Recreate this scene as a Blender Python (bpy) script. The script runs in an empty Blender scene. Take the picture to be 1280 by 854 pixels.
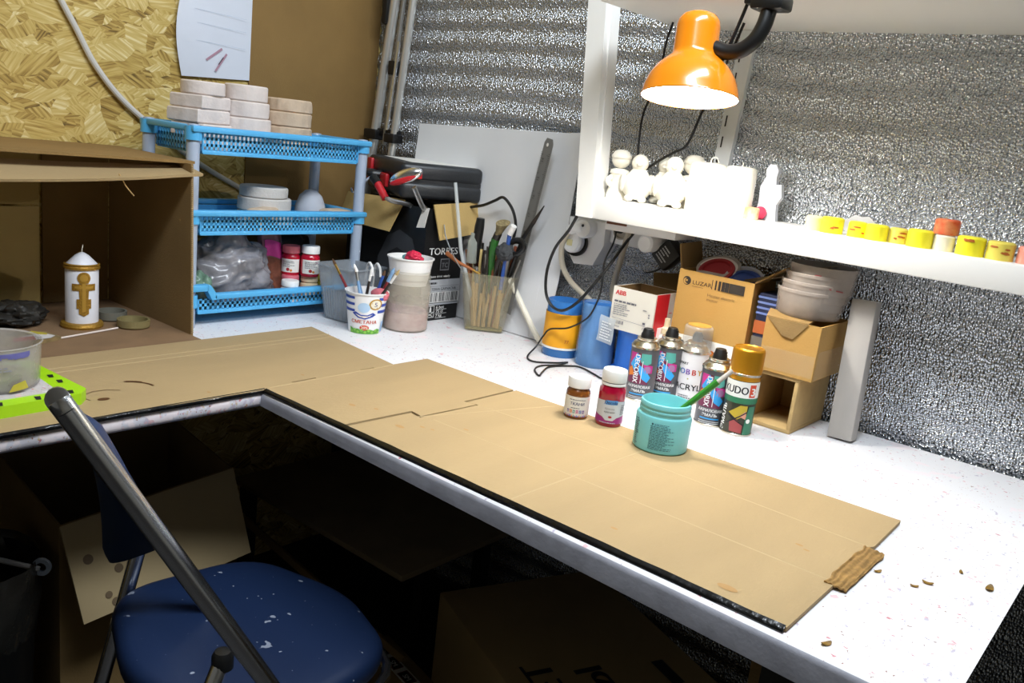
import bpy, bmesh, math, random
from mathutils import Vector, Matrix, noise
from mathutils.geometry import tessellate_polygon
random.seed(7)
SC = bpy.context.scene
COL = SC.collection
PI = math.pi
T = 0.75            # height of the desk surface
TC = 0.7562         # top of the cardboard lying on it
CAMROT = ((0.759067, 0.641002, 0.113726), (-0.234161, 0.105829, 0.966421), (0.607442, -0.760208, 0.230429))   # camera right, up and back axes
CAM = Vector((1.81445, -1.59992, 1.20000))

# ------------------------------------------------------------------ materials
def srgb(h):
    h = h.lstrip('#')
    out = []
    for i in (0, 2, 4):
        c = int(h[i:i+2], 16) / 255
        out.append(c/12.92 if c <= .04045 else ((c+.055)/1.055)**2.4)
    return (*out, 1)

class NT:
    def __init__(s, name):
        s.m = bpy.data.materials.new(name); s.m.use_nodes = True
        s.t = s.m.node_tree; s.b = s.t.nodes['Principled BSDF']
    def n(s, kind, **kw):
        nd = s.t.nodes.new(kind)
        for k, v in kw.items():
            if k in nd.inputs: nd.inputs[k].default_value = v
            else: setattr(nd, k, v)
        return nd
    def l(s, a, ai, b, bi): s.t.links.new(a.outputs[ai], b.inputs[bi])

def mat(name, col, rough=.6, metal=0, var=.0, vscale=30, bump=0, bscale=200, col2=None, alpha=1, emit=0, trans=0, coat=0, spec=.5, stretch=(1, 1, 1)):
    N = NT(name); b = N.b
    c = srgb(col) if isinstance(col, str) else col
    b.inputs['Base Color'].default_value = c
    b.inputs['Roughness'].default_value = rough
    b.inputs['Metallic'].default_value = metal
    b.inputs['Alpha'].default_value = alpha
    b.inputs['Coat Weight'].default_value = coat
    b.inputs['Specular IOR Level'].default_value = spec
    if trans: b.inputs['Transmission Weight'].default_value = trans
    if emit:
        b.inputs['Emission Color'].default_value = c
        b.inputs['Emission Strength'].default_value = emit
    if var or bump:
        tc = N.n('ShaderNodeTexCoord'); mp = N.n('ShaderNodeMapping', Scale=stretch); N.l(tc, 'Object', mp, 'Vector')
    if var:
        nz = N.n('ShaderNodeTexNoise', Scale=vscale, Detail=4.0); N.l(mp, 'Vector', nz, 'Vector')
        mx = N.n('ShaderNodeMixRGB'); mx.inputs[1].default_value = c
        mx.inputs[2].default_value = srgb(col2) if col2 else (*[x*(1-var) for x in c[:3]], 1)
        rp = N.n('ShaderNodeValToRGB'); rp.color_ramp.elements[0].position = .35; rp.color_ramp.elements[1].position = .65
        N.l(nz, 'Fac', rp, 'Fac'); N.l(rp, 'Color', mx, 0); N.l(mx, 'Color', b, 'Base Color')
    if bump:
        bz = N.n('ShaderNodeTexNoise', Scale=bscale, Detail=3.0); N.l(mp, 'Vector', bz, 'Vector')
        bp = N.n('ShaderNodeBump', Strength=bump, Distance=.003); N.l(bz, 'Fac', bp, 'Height'); N.l(bp, 'Normal', b, 'Normal')
    return N.m

def foil_mat():
    N = NT('foil_insulation'); b = N.b
    b.inputs['Metallic'].default_value = 1
    b.inputs['Base Color'].default_value = srgb('d3d8de')
    b.inputs['Roughness'].default_value = .25
    tc = N.n('ShaderNodeTexCoord')
    mp = N.n('ShaderNodeMapping', Scale=(1, 1, .7)); N.l(tc, 'Object', mp, 'Vector')
    v1 = N.n('ShaderNodeTexVoronoi', Scale=250.0, Randomness=.9); N.l(mp, 'Vector', v1, 'Vector')
    n1 = N.n('ShaderNodeTexNoise', Scale=210.0, Detail=2.0); N.l(mp, 'Vector', n1, 'Vector')
    sq = N.n('ShaderNodeMath', operation='MULTIPLY'); N.l(v1, 'Distance', sq, 0); N.l(v1, 'Distance', sq, 1)
    m2 = N.n('ShaderNodeMath', operation='MULTIPLY_ADD'); N.l(n1, 'Fac', m2, 0); m2.inputs[1].default_value = .45; N.l(sq, 'Value', m2, 2)
    bp = N.n('ShaderNodeBump', Strength=1.0, Distance=.0040); N.l(m2, 'Value', bp, 'Height'); N.l(bp, 'Normal', b, 'Normal')
    return N.m

def osb_mat():
    N = NT('osb_board'); b = N.b
    b.inputs['Roughness'].default_value = .7
    tc = N.n('ShaderNodeTexCoord')
    sep = N.n('ShaderNodeSeparateXYZ'); N.l(tc, 'Object', sep, 'Vector')
    cmb = N.n('ShaderNodeCombineXYZ'); N.l(sep, 'Y', cmb, 'X'); N.l(sep, 'Z', cmb, 'Y')
    wn = N.n('ShaderNodeTexNoise', Scale=14.0, Detail=2.0); N.l(cmb, 'Vector', wn, 'Vector')
    warp = N.n('ShaderNodeMixRGB', blend_type='ADD'); warp.inputs[0].default_value = .05
    N.l(cmb, 'Vector', warp, 1); N.l(wn, 'Color', warp, 2)
    prev = None
    for i, (sc, wd) in enumerate(((25, 1.0), (38, 1.0), (17, .9))):
        mp0 = N.n('ShaderNodeMapping', Scale=(1, 1.9, 1), Location=(3.1*i, 1.7*i, 0)); N.l(warp, 'Color', mp0, 'Vector')
        vor = N.n('ShaderNodeTexVoronoi', Scale=float(sc)); vor.voronoi_dimensions = '2D'; N.l(mp0, 'Vector', vor, 'Vector')
        sp = N.n('ShaderNodeSeparateColor'); N.l(vor, 'Color', sp, 'Color')
        ang = N.n('ShaderNodeMath', operation='MULTIPLY'); N.l(sp, 'Red', ang, 0); ang.inputs[1].default_value = 2.4
        ang2 = N.n('ShaderNodeMath', operation='SUBTRACT'); N.l(ang, 'Value', ang2, 0); ang2.inputs[1].default_value = 1.2
        rot = N.n('ShaderNodeVectorRotate', rotation_type='Z_AXIS'); N.l(cmb, 'Vector', rot, 'Vector'); N.l(ang2, 'Value', rot, 'Angle')
        mp = N.n('ShaderNodeMapping', Scale=(9, 120, 1)); N.l(rot, 'Vector', mp, 'Vector')
        nz = N.n('ShaderNodeTexNoise', Scale=1.6, Detail=3.0); N.l(mp, 'Vector', nz, 'Vector')
        a = N.n('ShaderNodeMath', operation='MULTIPLY'); N.l(sp, 'Green', a, 0); a.inputs[1].default_value = .36
        s = N.n('ShaderNodeMath', operation='ADD'); N.l(nz, 'Fac', s, 0); N.l(a, 'Value', s, 1)
        if prev is None: prev = (s, 'Value')
        else:
            mx = N.n('ShaderNodeMixRGB')
            st = N.n('ShaderNodeMath', operation='GREATER_THAN'); N.l(sp, 'Blue', st, 0); st.inputs[1].default_value = .5
            N.l(st, 'Value', mx, 0); N.l(prev[0], prev[1], mx, 1); N.l(s, 'Value', mx, 2); prev = (mx, 'Color')
    rp = N.n('ShaderNodeValToRGB'); e = rp.color_ramp.elements
    e[0].position = .36; e[0].color = srgb('6e5526')
    e[1].position = .98; e[1].color = srgb('efdca4')
    for p, c in ((.5, 'a8863f'), (.66, 'c9aa5c'), (.82, 'd8bd74')):
        k = e.new(p); k.color = srgb(c)
    N.l(prev[0], prev[1], rp, 'Fac'); N.l(rp, 'Color', b, 'Base Color')
    bp = N.n('ShaderNodeBump', Strength=.4, Distance=.002); N.l(prev[0], prev[1], bp, 'Height'); N.l(bp, 'Normal', b, 'Normal')
    return N.m

def spatter_mat(name, base, dens=1.0):
    """white paint covered with flecks of red, pink, violet and brown paint"""
    N = NT(name); b = N.b; b.inputs['Roughness'].default_value = .45
    tc = N.n('ShaderNodeTexCoord'); last = None
    base_rgb = N.n('ShaderNodeRGB'); base_rgb.outputs[0].default_value = srgb(base); last = base_rgb
    for i, (sc, col, th, st) in enumerate(((48, 'e2bcc0', .735, (1, 1, 1)), (95, 'c98088', .75, (1, 1.6, 1)), (70, 'c3bac9', .735, (1.6, 1, 1)),
                                      (150, '8d5a4c', .765, (1, 1, 1)), (120, 'cdb98f', .755, (1, 2, 1)), (22, 'efe4e6', .68, (1, 1, 1)))):
        mp = N.n('ShaderNodeMapping', Scale=st, Location=(i*2.7, i*1.3, 0), Rotation=(0, 0, i*.7)); N.l(tc, 'Object', mp, 'Vector')
        nz = N.n('ShaderNodeTexNoise', Scale=float(sc), Detail=3.0, Roughness=.6); N.l(mp, 'Vector', nz, 'Vector')
        rp = N.n('ShaderNodeValToRGB'); rp.color_ramp.elements[0].position = th - .07*dens; rp.color_ramp.elements[1].position = th - .07*dens + .03
        N.l(nz, 'Fac', rp, 'Fac')
        mx = N.n('ShaderNodeMixRGB'); N.l(rp, 'Color', mx, 0); N.l(last, 0, mx, 1); mx.inputs[2].default_value = srgb(col); last = mx
    N.l(last, 0, b, 'Base Color')
    return N.m

def clear_mat(name, col, alpha, rough=.15, var=0, var_alpha=None):
    m = mat(name, col, rough, alpha=alpha, spec=.6, var=var)
    if var_alpha:
        t = m.node_tree; b = t.nodes['Principled BSDF']
        tc = t.nodes.new('ShaderNodeTexCoord'); nz = t.nodes.new('ShaderNodeTexNoise'); nz.inputs['Scale'].default_value = 28
        mr = t.nodes.new('ShaderNodeMapRange'); mr.inputs['From Min'].default_value = .3; mr.inputs['From Max'].default_value = .7
        mr.inputs['To Min'].default_value = var_alpha[0]; mr.inputs['To Max'].default_value = var_alpha[1]
        t.links.new(tc.outputs['Object'], nz.inputs['Vector']); t.links.new(nz.outputs['Fac'], mr.inputs['Value']); t.links.new(mr.outputs[0], b.inputs['Alpha'])
    return m

K = {}
def k(name, *a, **kw):
    if name not in K: K[name] = mat(name, *a, **kw)
    return K[name]

M_card = mat('cardboard', 'ae946a', .85, var=.1, vscale=9, bump=.25, bscale=400, stretch=(1, .25, 1))
M_card2 = mat('brown_cardboard', '91713f', .85, var=.14, vscale=7, bump=.2, bscale=300)
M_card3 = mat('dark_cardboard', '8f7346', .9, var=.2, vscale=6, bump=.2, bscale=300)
M_cardedge = mat('cardboard_edge', '8a6233', .9, var=.4, vscale=300)
M_white = mat('white_paint', 'f1efea', .45)
M_black = mat('black_plastic', '141414', .4)
M_blackgloss = mat('black_film', '0d0d0e', .22, bump=.6, bscale=60)
M_ink = mat('black_ink', '17171a', .6)
M_blue = mat('light_blue_plastic', '57b4ea', .35)
M_greyleg = mat('grey_blue_plastic', 'a6b2c4', .4)
M_chrome = mat('chrome', 'f0f1f4', .2, 1)
M_steel = mat('steel', 'b9b9b8', .28, 1)
M_plaster = mat('pinkish_plaster', 'eadcd4', .8, var=.12, vscale=40, bump=.3, bscale=120)
M_plaster2 = mat('tan_plaster', 'd8bfa4', .85, var=.15, vscale=40, bump=.5, bscale=90)
M_wax = mat('white_wax', 'f6f1e2', .4)
M_wood = mat('bare_wood', 'c8a266', .7, var=.3, vscale=60, stretch=(1, 1, .1))

# ------------------------------------------------------------------ mesh builder
class MB:
    def __init__(s):
        s.bm = bmesh.new(); s.M = Matrix.Identity(4); s.mi = 0
    def at(s, loc=(0, 0, 0), rz=0, rx=0, ry=0):
        s.M = Matrix.Translation(loc) @ Matrix.Rotation(rz, 4, 'Z') @ Matrix.Rotation(ry, 4, 'Y') @ Matrix.Rotation(rx, 4, 'X'); return s
    def add(s, vs, fs, mi=None):
        vv = [s.bm.verts.new(s.M @ Vector(v)) for v in vs]
        for f in fs:
            try:
                fc = s.bm.faces.new([vv[i] for i in f]); fc.material_index = s.mi if mi is None else mi
            except ValueError: pass
        return vv
    def box(s, x0, x1, y0, y1, z0, z1, bev=0, seg=2):
        t = bmesh.new()
        v = [t.verts.new(p) for p in ((x0,y0,z0),(x1,y0,z0),(x1,y1,z0),(x0,y1,z0),(x0,y0,z1),(x1,y0,z1),(x1,y1,z1),(x0,y1,z1))]
        for f in ((0,3,2,1),(4,5,6,7),(0,1,5,4),(1,2,6,5),(2,3,7,6),(3,0,4,7)): t.faces.new([v[i] for i in f])
        if bev: bmesh.ops.bevel(t, geom=t.edges[:], offset=bev, segments=seg, affect='EDGES', profile=.5)
        s.take(t); return s
    def take(s, t):
        t.verts.index_update()
        s.add([v.co.copy() for v in t.verts], [[v.index for v in f.verts] for f in t.faces]); t.free()
    def prism(s, loops, z0, z1, axis='Z'):
        if not isinstance(loops[0][0], (tuple, list)): loops = [loops]
        def P(p, z):
            return (p[0], p[1], z) if axis == 'Z' else ((z, p[0], p[1]) if axis == 'X' else (p[0], z, p[1]))
        flat = [p for l in loops for p in l]; n = len(flat)
        tris = tessellate_polygon([[Vector((p[0], p[1], 0)) for p in l] for l in loops])
        if len(loops) == 1: caps = [list(range(n))]
        else: caps = [list(t) for t in tris]
        vs = [P(p, z0) for p in flat] + [P(p, z1) for p in flat]
        fs = [c[::-1] for c in caps] + [[i+n for i in c] for c in caps]
        o = 0
        for l in loops:
            m = len(l)
            for i in range(m):
                j = (i+1) % m; fs.append([o+i, o+j, o+j+n, o+i+n])
            o += m
        s.add(vs, fs); return s
    def lathe(s, prof, seg=32, c=(0, 0, 0), fn=None, mis=None):
        """prof: (r, z) pairs; fn(angle, z) scales the radius"""
        rings = []; vs = []
        for r, z in prof:
            if r < 1e-6: rings.append([len(vs)]); vs.append((c[0], c[1], c[2]+z))
            else:
                ring = []
                for i in range(seg):
                    a = 2*PI*i/seg; q = r*(fn(a, z) if fn else 1)
                    ring.append(len(vs)); vs.append((c[0]+q*math.cos(a), c[1]+q*math.sin(a), c[2]+z))
                rings.append(ring)
        fs = []; ms = []
        for ri, (A, B) in enumerate(zip(rings, rings[1:])):
            for i in range(seg):
                j = (i+1) % seg
                f = [A[i % len(A)], A[j % len(A)], B[j % len(B)], B[i % len(B)]]
                g = []
                for q in f:
                    if q not in g: g.append(q)
                if len(g) > 2: fs.append(g); ms.append(mis[ri] if mis else s.mi)
        vv = [s.bm.verts.new(s.M @ Vector(v)) for v in vs]
        for f, m in zip(fs, ms):
            try: s.bm.faces.new([vv[i] for i in f]).material_index = m
            except ValueError: pass
        return s
    def tube(s, pts, r, seg=8, smooth=0, closed=False, flat=1.0):
        pts = [Vector(p) for p in pts]
        if smooth: pts = catmull(pts, smooth, closed)
        n = len(pts); rr = r if callable(r) else (lambda t: r)
        rings = []; vs = []; up = None
        for i, p in enumerate(pts):
            a = pts[(i-1) % n] if (i > 0 or closed) else p; b = pts[(i+1) % n] if (i < n-1 or closed) else p
            d = (b-a).normalized()
            if up is None: up = Vector((0, 0, 1)) if abs(d.z) < .9 else Vector((1, 0, 0))
            x = d.cross(up).normalized(); y = x.cross(d).normalized(); up = y
            q = rr(i/(n-1)); ring = []
            for j in range(seg):
                t = 2*PI*j/seg; ring.append(len(vs)); vs.append(p + x*q*math.cos(t) + y*q*flat*math.sin(t))
            rings.append(ring)
        fs = []
        pairs = list(zip(rings, rings[1:])) + ([(rings[-1], rings[0])] if closed else [])
        for A, B in pairs:
            for j in range(seg): fs.append([A[j], B[j], B[(j+1) % seg], A[(j+1) % seg]])
        if not closed: fs += [rings[0], rings[-1][::-1]]
        s.add(vs, fs); return s
    def ball(s, c, r, seg=20, rings=12, fn=None):
        r = (r, r, r) if not isinstance(r, (tuple, list)) else r
        vs = [(0, 0, -1)]; 
        for i in range(1, rings):
            t = -PI/2 + PI*i/rings
            for j in range(seg):
                a = 2*PI*j/seg; vs.append((math.cos(t)*math.cos(a), math.cos(t)*math.sin(a), math.sin(t)))
        vs.append((0, 0, 1)); fs = []
        for j in range(seg): fs.append([0, 1+(j+1) % seg, 1+j])
        for i in range(rings-2):
            for j in range(seg):
                a = 1+i*seg+j; b = 1+i*seg+(j+1) % seg; fs.append([a, b, b+seg, a+seg])
        e = len(vs)-1; o = 1+(rings-2)*seg
        for j in range(seg): fs.append([e, o+j, o+(j+1) % seg])
        out = []
        for v in vs:
            q = fn(Vector(v)) if fn else 1
            out.append((c[0]+r[0]*v[0]*q, c[1]+r[1]*v[1]*q, c[2]+r[2]*v[2]*q))
        s.add(out, fs); return s
    def surf(s, fn, nu, nv, thick=0):
        """grid fn(u, v) -> point, u, v in 0..1; thick gives it a back side"""
        P = [[Vector(fn(i/nu, j/nv)) for j in range(nv+1)] for i in range(nu+1)]
        vs = [p for row in P for p in row]; idx = lambda i, j: i*(nv+1)+j
        fs = [[idx(i, j), idx(i+1, j), idx(i+1, j+1), idx(i, j+1)] for i in range(nu) for j in range(nv)]
        if thick:
            n0 = len(vs); back = []
            for i in range(nu+1):
                for j in range(nv+1):
                    du = P[min(i+1, nu)][j]-P[max(i-1, 0)][j]; dv = P[i][min(j+1, nv)]-P[i][max(j-1, 0)]
                    back.append(P[i][j]-du.cross(dv).normalized()*thick)
            fs += [[q+n0 for q in f[::-1]] for f in fs]
            vs += back
            rim = [idx(i, 0) for i in range(nu+1)] + [idx(nu, j) for j in range(1, nv+1)] + [idx(i, nv) for i in range(nu-1, -1, -1)] + [idx(0, j) for j in range(nv-1, 0, -1)]
            for a, b in zip(rim, rim[1:]+rim[:1]): fs.append([b, a, a+n0, b+n0])
        s.add(vs, fs); return s

def catmull(P, n, closed=False):
    out = []; m = len(P)
    for i in range(m if closed else m-1):
        p1, p2 = P[i], P[(i+1) % m]
        p0 = P[(i-1) % m] if (i > 0 or closed) else p1*2-p2
        p3 = P[(i+2) % m] if (i+2 < m or closed) else p2*2-p1
        for j in range(n):
            t = j/n
            out.append(.5*((2*p1)+(p2-p0)*t+(2*p0-5*p1+4*p2-p3)*t*t+(3*p1-p0-3*p2+p3)*t**3))
    if not closed: out.append(P[-1])
    return out

# ------------------------------------------------------------------ scene helpers
WORLD = {}
def tag(o, label, cat, group=None, kind=None):
    o['label'] = label; o['category'] = cat
    if group: o['group'] = group
    if kind: o['kind'] = kind
    return o
def thing(name, label, cat, loc=(0, 0, 0), rz=0, group=None):
    o = bpy.data.objects.new(name, None); COL.objects.link(o); o.empty_display_size = .02
    o.location = loc; o.rotation_euler = (0, 0, rz)
    WORLD[o] = Matrix.Translation(loc) @ Matrix.Rotation(rz, 4, 'Z')
    return tag(o, label, cat, group)
def build(name, mb, mats, ang=35):
    bmesh.ops.remove_doubles(mb.bm, verts=mb.bm.verts[:], dist=1e-6)
    bmesh.ops.recalc_face_normals(mb.bm, faces=mb.bm.faces[:])
    me = bpy.data.meshes.new(name); mb.bm.to_mesh(me); mb.bm.free()
    for m in (mats if isinstance(mats, (list, tuple)) else [mats]): me.materials.append(m)
    for p in me.polygons: p.use_smooth = True
    me.set_sharp_from_angle(angle=math.radians(ang))
    o = bpy.data.objects.new(name, me); COL.objects.link(o); return o
def part(name, mb, mats, parent, label=None, local=False, ang=35):
    """a part; its geometry is given in world coordinates unless local"""
    o = build(name, mb, mats, ang); root = parent
    while root.parent: root = root.parent
    W = WORLD[root]
    if not local: o.data.transform(W.inverted())
    o.parent = parent
    if label: o['label'] = label
    return o
def solo(name, mb, mats, label, cat, group=None, kind=None, ang=35):
    """a thing that is one mesh; its origin goes to the middle of its base"""
    o = build(name, mb, mats, ang)
    xs = [v.co for v in o.data.vertices]
    b = Vector(((min(p.x for p in xs)+max(p.x for p in xs))/2, (min(p.y for p in xs)+max(p.y for p in xs))/2, min(p.z for p in xs)))
    o.data.transform(Matrix.Translation(-b)); o.location = b; WORLD[o] = Matrix.Translation(b)
    return tag(o, label, cat, group, kind)
def struct(name, mb, mats, ang=35):
    o = build(name, mb, mats, ang); o['kind'] = 'structure'; WORLD[o] = Matrix.Identity(4); return o
def dup(root, loc, rz=0, label=None):
    r = root.copy(); COL.objects.link(r); r.location = loc; r.rotation_euler = (0, 0, rz)
    if label: r['label'] = label
    for ch in list(root.children):
        c = ch.copy(); COL.objects.link(c); c.parent = r
        for g in list(ch.children):
            d = g.copy(); COL.objects.link(d); d.parent = c
    WORLD[r] = Matrix.Translation(loc) @ Matrix.Rotation(rz, 4, 'Z')
    return r

# ------------------------------------------------------------------ printing on things
FONT = {}
def glyphs(s, align):
    key = (s, align)
    if key not in FONT:
        cu = bpy.data.curves.new('lettering', 'FONT'); cu.body = s; cu.size = 1; cu.align_x = align; cu.resolution_u = 3
        ob = bpy.data.objects.new('lettering', cu); COL.objects.link(ob)
        dg = bpy.context.evaluated_depsgraph_get(); ev = ob.evaluated_get(dg); me = ev.to_mesh()
        FONT[key] = ([tuple(v.co[:2]) for v in me.vertices], [list(p.vertices) for p in me.polygons])
        ev.to_mesh_clear(); bpy.data.objects.remove(ob); bpy.data.curves.remove(cu)
    return FONT[key]
class Print:
    """flat printing in (u, v), laid on a plane or around a cylinder"""
    def __init__(s): s.bm = bmesh.new(); s.h = 0
    def _add(s, vs, fs, mi):
        s.h += 1
        vv = [s.bm.verts.new((x, y, s.h)) for x, y in vs]
        for f in fs:
            try: s.bm.faces.new([vv[i] for i in f]).material_index = mi
            except ValueError: pass
        return s
    def poly(s, pts, mi): return s._add(pts, [list(range(len(pts)))], mi)
    def rect(s, u0, u1, v0, v1, mi): return s.poly([(u0, v0), (u1, v0), (u1, v1), (u0, v1)], mi)
    def disc(s, u, v, r, mi, n=20, ry=None): return s.poly([(u+r*math.cos(2*PI*i/n), v+(ry or r)*math.sin(2*PI*i/n)) for i in range(n)], mi)
    def line(s, pts, w, mi):
        for (a, b), (c, d) in zip(pts, pts[1:]):
            L = math.hypot(c-a, d-b) or 1; nx, ny = -(d-b)/L*w/2, (c-a)/L*w/2
            s.poly([(a-nx, b-ny), (c-nx, d-ny), (c+nx, d+ny), (a+nx, b+ny)], mi)
        return s
    def text(s, t, u, v, size, mi, align='CENTER', rot=0, sx=1, bold=0):
        vs, fs = glyphs(t, align); c, q = math.cos(rot), math.sin(rot)
        for du in ((0, bold) if bold else (0,)):
            s._add([(u+c*((x*sx+du)*size)-q*y*size, v+q*((x*sx+du)*size)+c*y*size) for x, y in vs], fs, mi)
        return s
    def lines(s, u0, u1, v0, v1, n, mi, h=.45):
        """rows of print too small to read"""
        st = (v1-v0)/n
        for i in range(n):
            e = u0+(u1-u0)*(.55+.45*random.random()); x = u0
            while x < e:
                w = (u1-u0)*(.05+.12*random.random()); s.rect(x, min(x+w, e), v0+st*i, v0+st*(i+h), mi); x += w+(u1-u0)*.025
        return s
    def bars(s, u0, u1, v0, v1, mi, n=22):
        w = (u1-u0)/n
        for i in range(n):
            s.rect(u0+w*i, u0+w*(i+random.choice((.25, .45, .7))), v0, v1, mi)
        return s
    def finish(s, fn, cut=0, eps=.00012):
        if cut:
            us = [v.co.x for v in s.bm.verts]; u = math.floor(min(us)/cut)*cut
            while u < max(us):
                bmesh.ops.bisect_plane(s.bm, geom=s.bm.verts[:]+s.bm.edges[:]+s.bm.faces[:], plane_co=(u, 0, 0), plane_no=(1, 0, 0)); u += cut
        mb = MB(); mb.bm.free(); mb.bm = s.bm
        eps = min(eps, .0009/max(1, s.h))
        for v in s.bm.verts: v.co = fn(v.co.x, v.co.y, .0003+v.co.z*eps)
        return mb
    def plane(s, o, ux, uy):
        o, ux, uy = Vector(o), Vector(ux).normalized(), Vector(uy).normalized(); n = ux.cross(uy)
        return s.finish(lambda u, v, h: o+ux*u+uy*v+n*h)
    def cyl(s, c, r, turn=0, r1=None, z1=1):
        """around the vertical axis through c, u = 0 facing the camera"""
        a0 = math.atan2(CAM.y-c[1], CAM.x-c[0])+turn
        def f(u, v, h):
            R = r if r1 is None else r+(r1-r)*v/z1
            a = a0+u/r
            return Vector((c[0]+(R+h)*math.cos(a), c[1]+(R+h)*math.sin(a), c[2]+v))
        return s.finish(f, cut=r*.16)

# ================================================================== camera, light
cam = bpy.data.cameras.new('camera'); co = bpy.data.objects.new('camera', cam); COL.objects.link(co)
R3 = Matrix(CAMROT).transposed()
co.matrix_world = Matrix.Translation(CAM) @ R3.to_4x4()
cam.sensor_width = 36; cam.lens = 1074.75/1280*36; cam.clip_start = .02
SC.camera = co
SC.view_settings.view_transform = 'Standard'; SC.view_settings.look = 'None'
SC.view_settings.exposure = 0.0; SC.view_settings.gamma = 1; SC.view_settings.use_curve_mapping = False
w = bpy.data.worlds.new('room'); SC.world = w; w.use_nodes = True
w.node_tree.nodes['Background'].inputs['Color'].default_value = (.8, .9, 1, 1)
w.node_tree.nodes['Background'].inputs['Strength'].default_value = .02
def area(name, loc, aim, sx, sy, power, col):
    l = bpy.data.lights.new(name, 'AREA'); l.shape = 'RECTANGLE'; l.size = sx; l.size_y = sy; l.energy = power; l.color = col
    o = bpy.data.objects.new(name, l); COL.objects.link(o); o.location = loc
    o.rotation_euler = (Vector(aim)-Vector(loc)).to_track_quat('-Z', 'Y').to_euler(); return o
area('ceiling_tube_light', (1.5, -.93, 2.3), (1.0, -.75, .75), 1.2, .25, 36, (.84, .92, 1))
pl = bpy.data.lights.new('lamp_bulb_light', 'POINT'); pl.energy = 7.2; pl.shadow_soft_size = .022; pl.color = (1, .97, .92)
po = bpy.data.objects.new('lamp_bulb_light', pl); COL.objects.link(po); po.location = (1.115, -.35, 1.305)

# ================================================================== the setting
M_foil = foil_mat(); M_osb = osb_mat()
mb = MB()
def foil(u, v):
    x = -.05+3.2*u; z = 2.4*v
    b = noise.noise((x*1.2, z*2.5, 3))*.6
    ph = 2*PI*(z/.052+b)
    return (x, -.004+.0058*math.sin(ph)*(max(.25, min(1, (1.75-x)/.9)))+.002*noise.noise((x*7, z*9, 1)), z)
mb.surf(foil, 110, 380); struct('wall_back', mb, M_foil, 80)
mb = MB().box(-.06, -.03, -3.2, .03, 0, 2.4); struct('wall_left', mb, M_osb)
M_floor = mat('dark_floor', '2a2725', .7, var=.5, vscale=12)
mb = MB().box(-.06, 3.2, -3.2, .05, -.03, 0); struct('floor', mb, M_floor)

M_ceil = mat('ceiling_white', 'd8d8d4', .8); M_far = mat('far_wall_paint', '9a978f', .8)
struct('ceiling', MB().box(-.06, 3.2, -3.2, .05, 2.4, 2.43), M_ceil)
struct('wall_rear', MB().box(-.06, 3.2, -3.23, -3.2, 0, 2.4), M_far)
struct('wall_right', MB().box(3.15, 3.18, -3.2, .05, 0, 2.4), M_far)

# ================================================================== desk
M_desk = spatter_mat('spattered_white_paint', 'e9e7e8', 1.12)
M_deskedge = mat('shaded_desk_edge', 'a9a9b3', .5, var=.22, vscale=35, bump=.1); M_leftedge = spatter_mat('painted_desk_edge', 'd6d4dc', 1.9)  # grey of the right wing's front edge has its shade painted in
M_leg = mat('dark_metal_leg', '1b1a19', .6)
t = thing('corner_desk', 'white paint-spattered corner desk running along both walls', 'desk', (0, 0, 0))
def rounded_edge_top():
    mb = MB(); out = [(0, -.03), (.0, -2.3), (.677, -2.3), (.677, -.806), (1.724, -.806), (1.724, -.012), (.0, -.012)]
    out = [(-.028, -2.3), (.668, -2.3), (.674, -.807), (1.722, -.817), (1.722, -.012), (-.028, -.012)]
    b = bmesh.new(); mb.bm.free(); mb.bm = b
    lo = [b.verts.new((x, y, .728 if x < 1.5 else .712)) for x, y in out]; f = b.faces.new(lo)
    r = bmesh.ops.extrude_face_region(b, geom=[f]); vs = [g for g in r['geom'] if isinstance(g, bmesh.types.BMVert)]
    bmesh.ops.translate(b, verts=vs, vec=(0, 0, .031))
    for v in vs: v.co.z = T
    for v in lo:
        if v.co.x > 1.5: v.co.x -= .034
    ed = []
    for e in b.edges:
        m = (e.verts[0].co+e.verts[1].co)/2
        hor = abs(e.verts[0].co.z-e.verts[1].co.z) < 1e-5
        if hor and (abs(m.y+.812) < .012 or (abs(m.x-.671) < .01 and m.y < -.81)): ed.append(e)
    bmesh.ops.bevel(b, geom=ed, offset=.009, segments=4, affect='EDGES', profile=.5)
    return mb
top = rounded_edge_top()
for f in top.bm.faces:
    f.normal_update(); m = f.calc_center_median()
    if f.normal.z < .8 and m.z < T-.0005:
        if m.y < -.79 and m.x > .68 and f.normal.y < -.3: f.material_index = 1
        elif m.x < .69 and m.y < -.81 and f.normal.x > .3: f.material_index = 2
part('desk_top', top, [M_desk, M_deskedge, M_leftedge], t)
for x, y in ((1.55, -.70), (1.62, -.10), (.55, -1.45), (.06, -1.45), (.06, -.10)):
    part('leg', MB().box(x-.025, x+.025, y-.025, y+.025, 0, .719, .004), M_leg, t)
part('rail', MB().box(.1, 1.6, -.68, -.655, .655, .7185, .003), M_leg, t)

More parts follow.
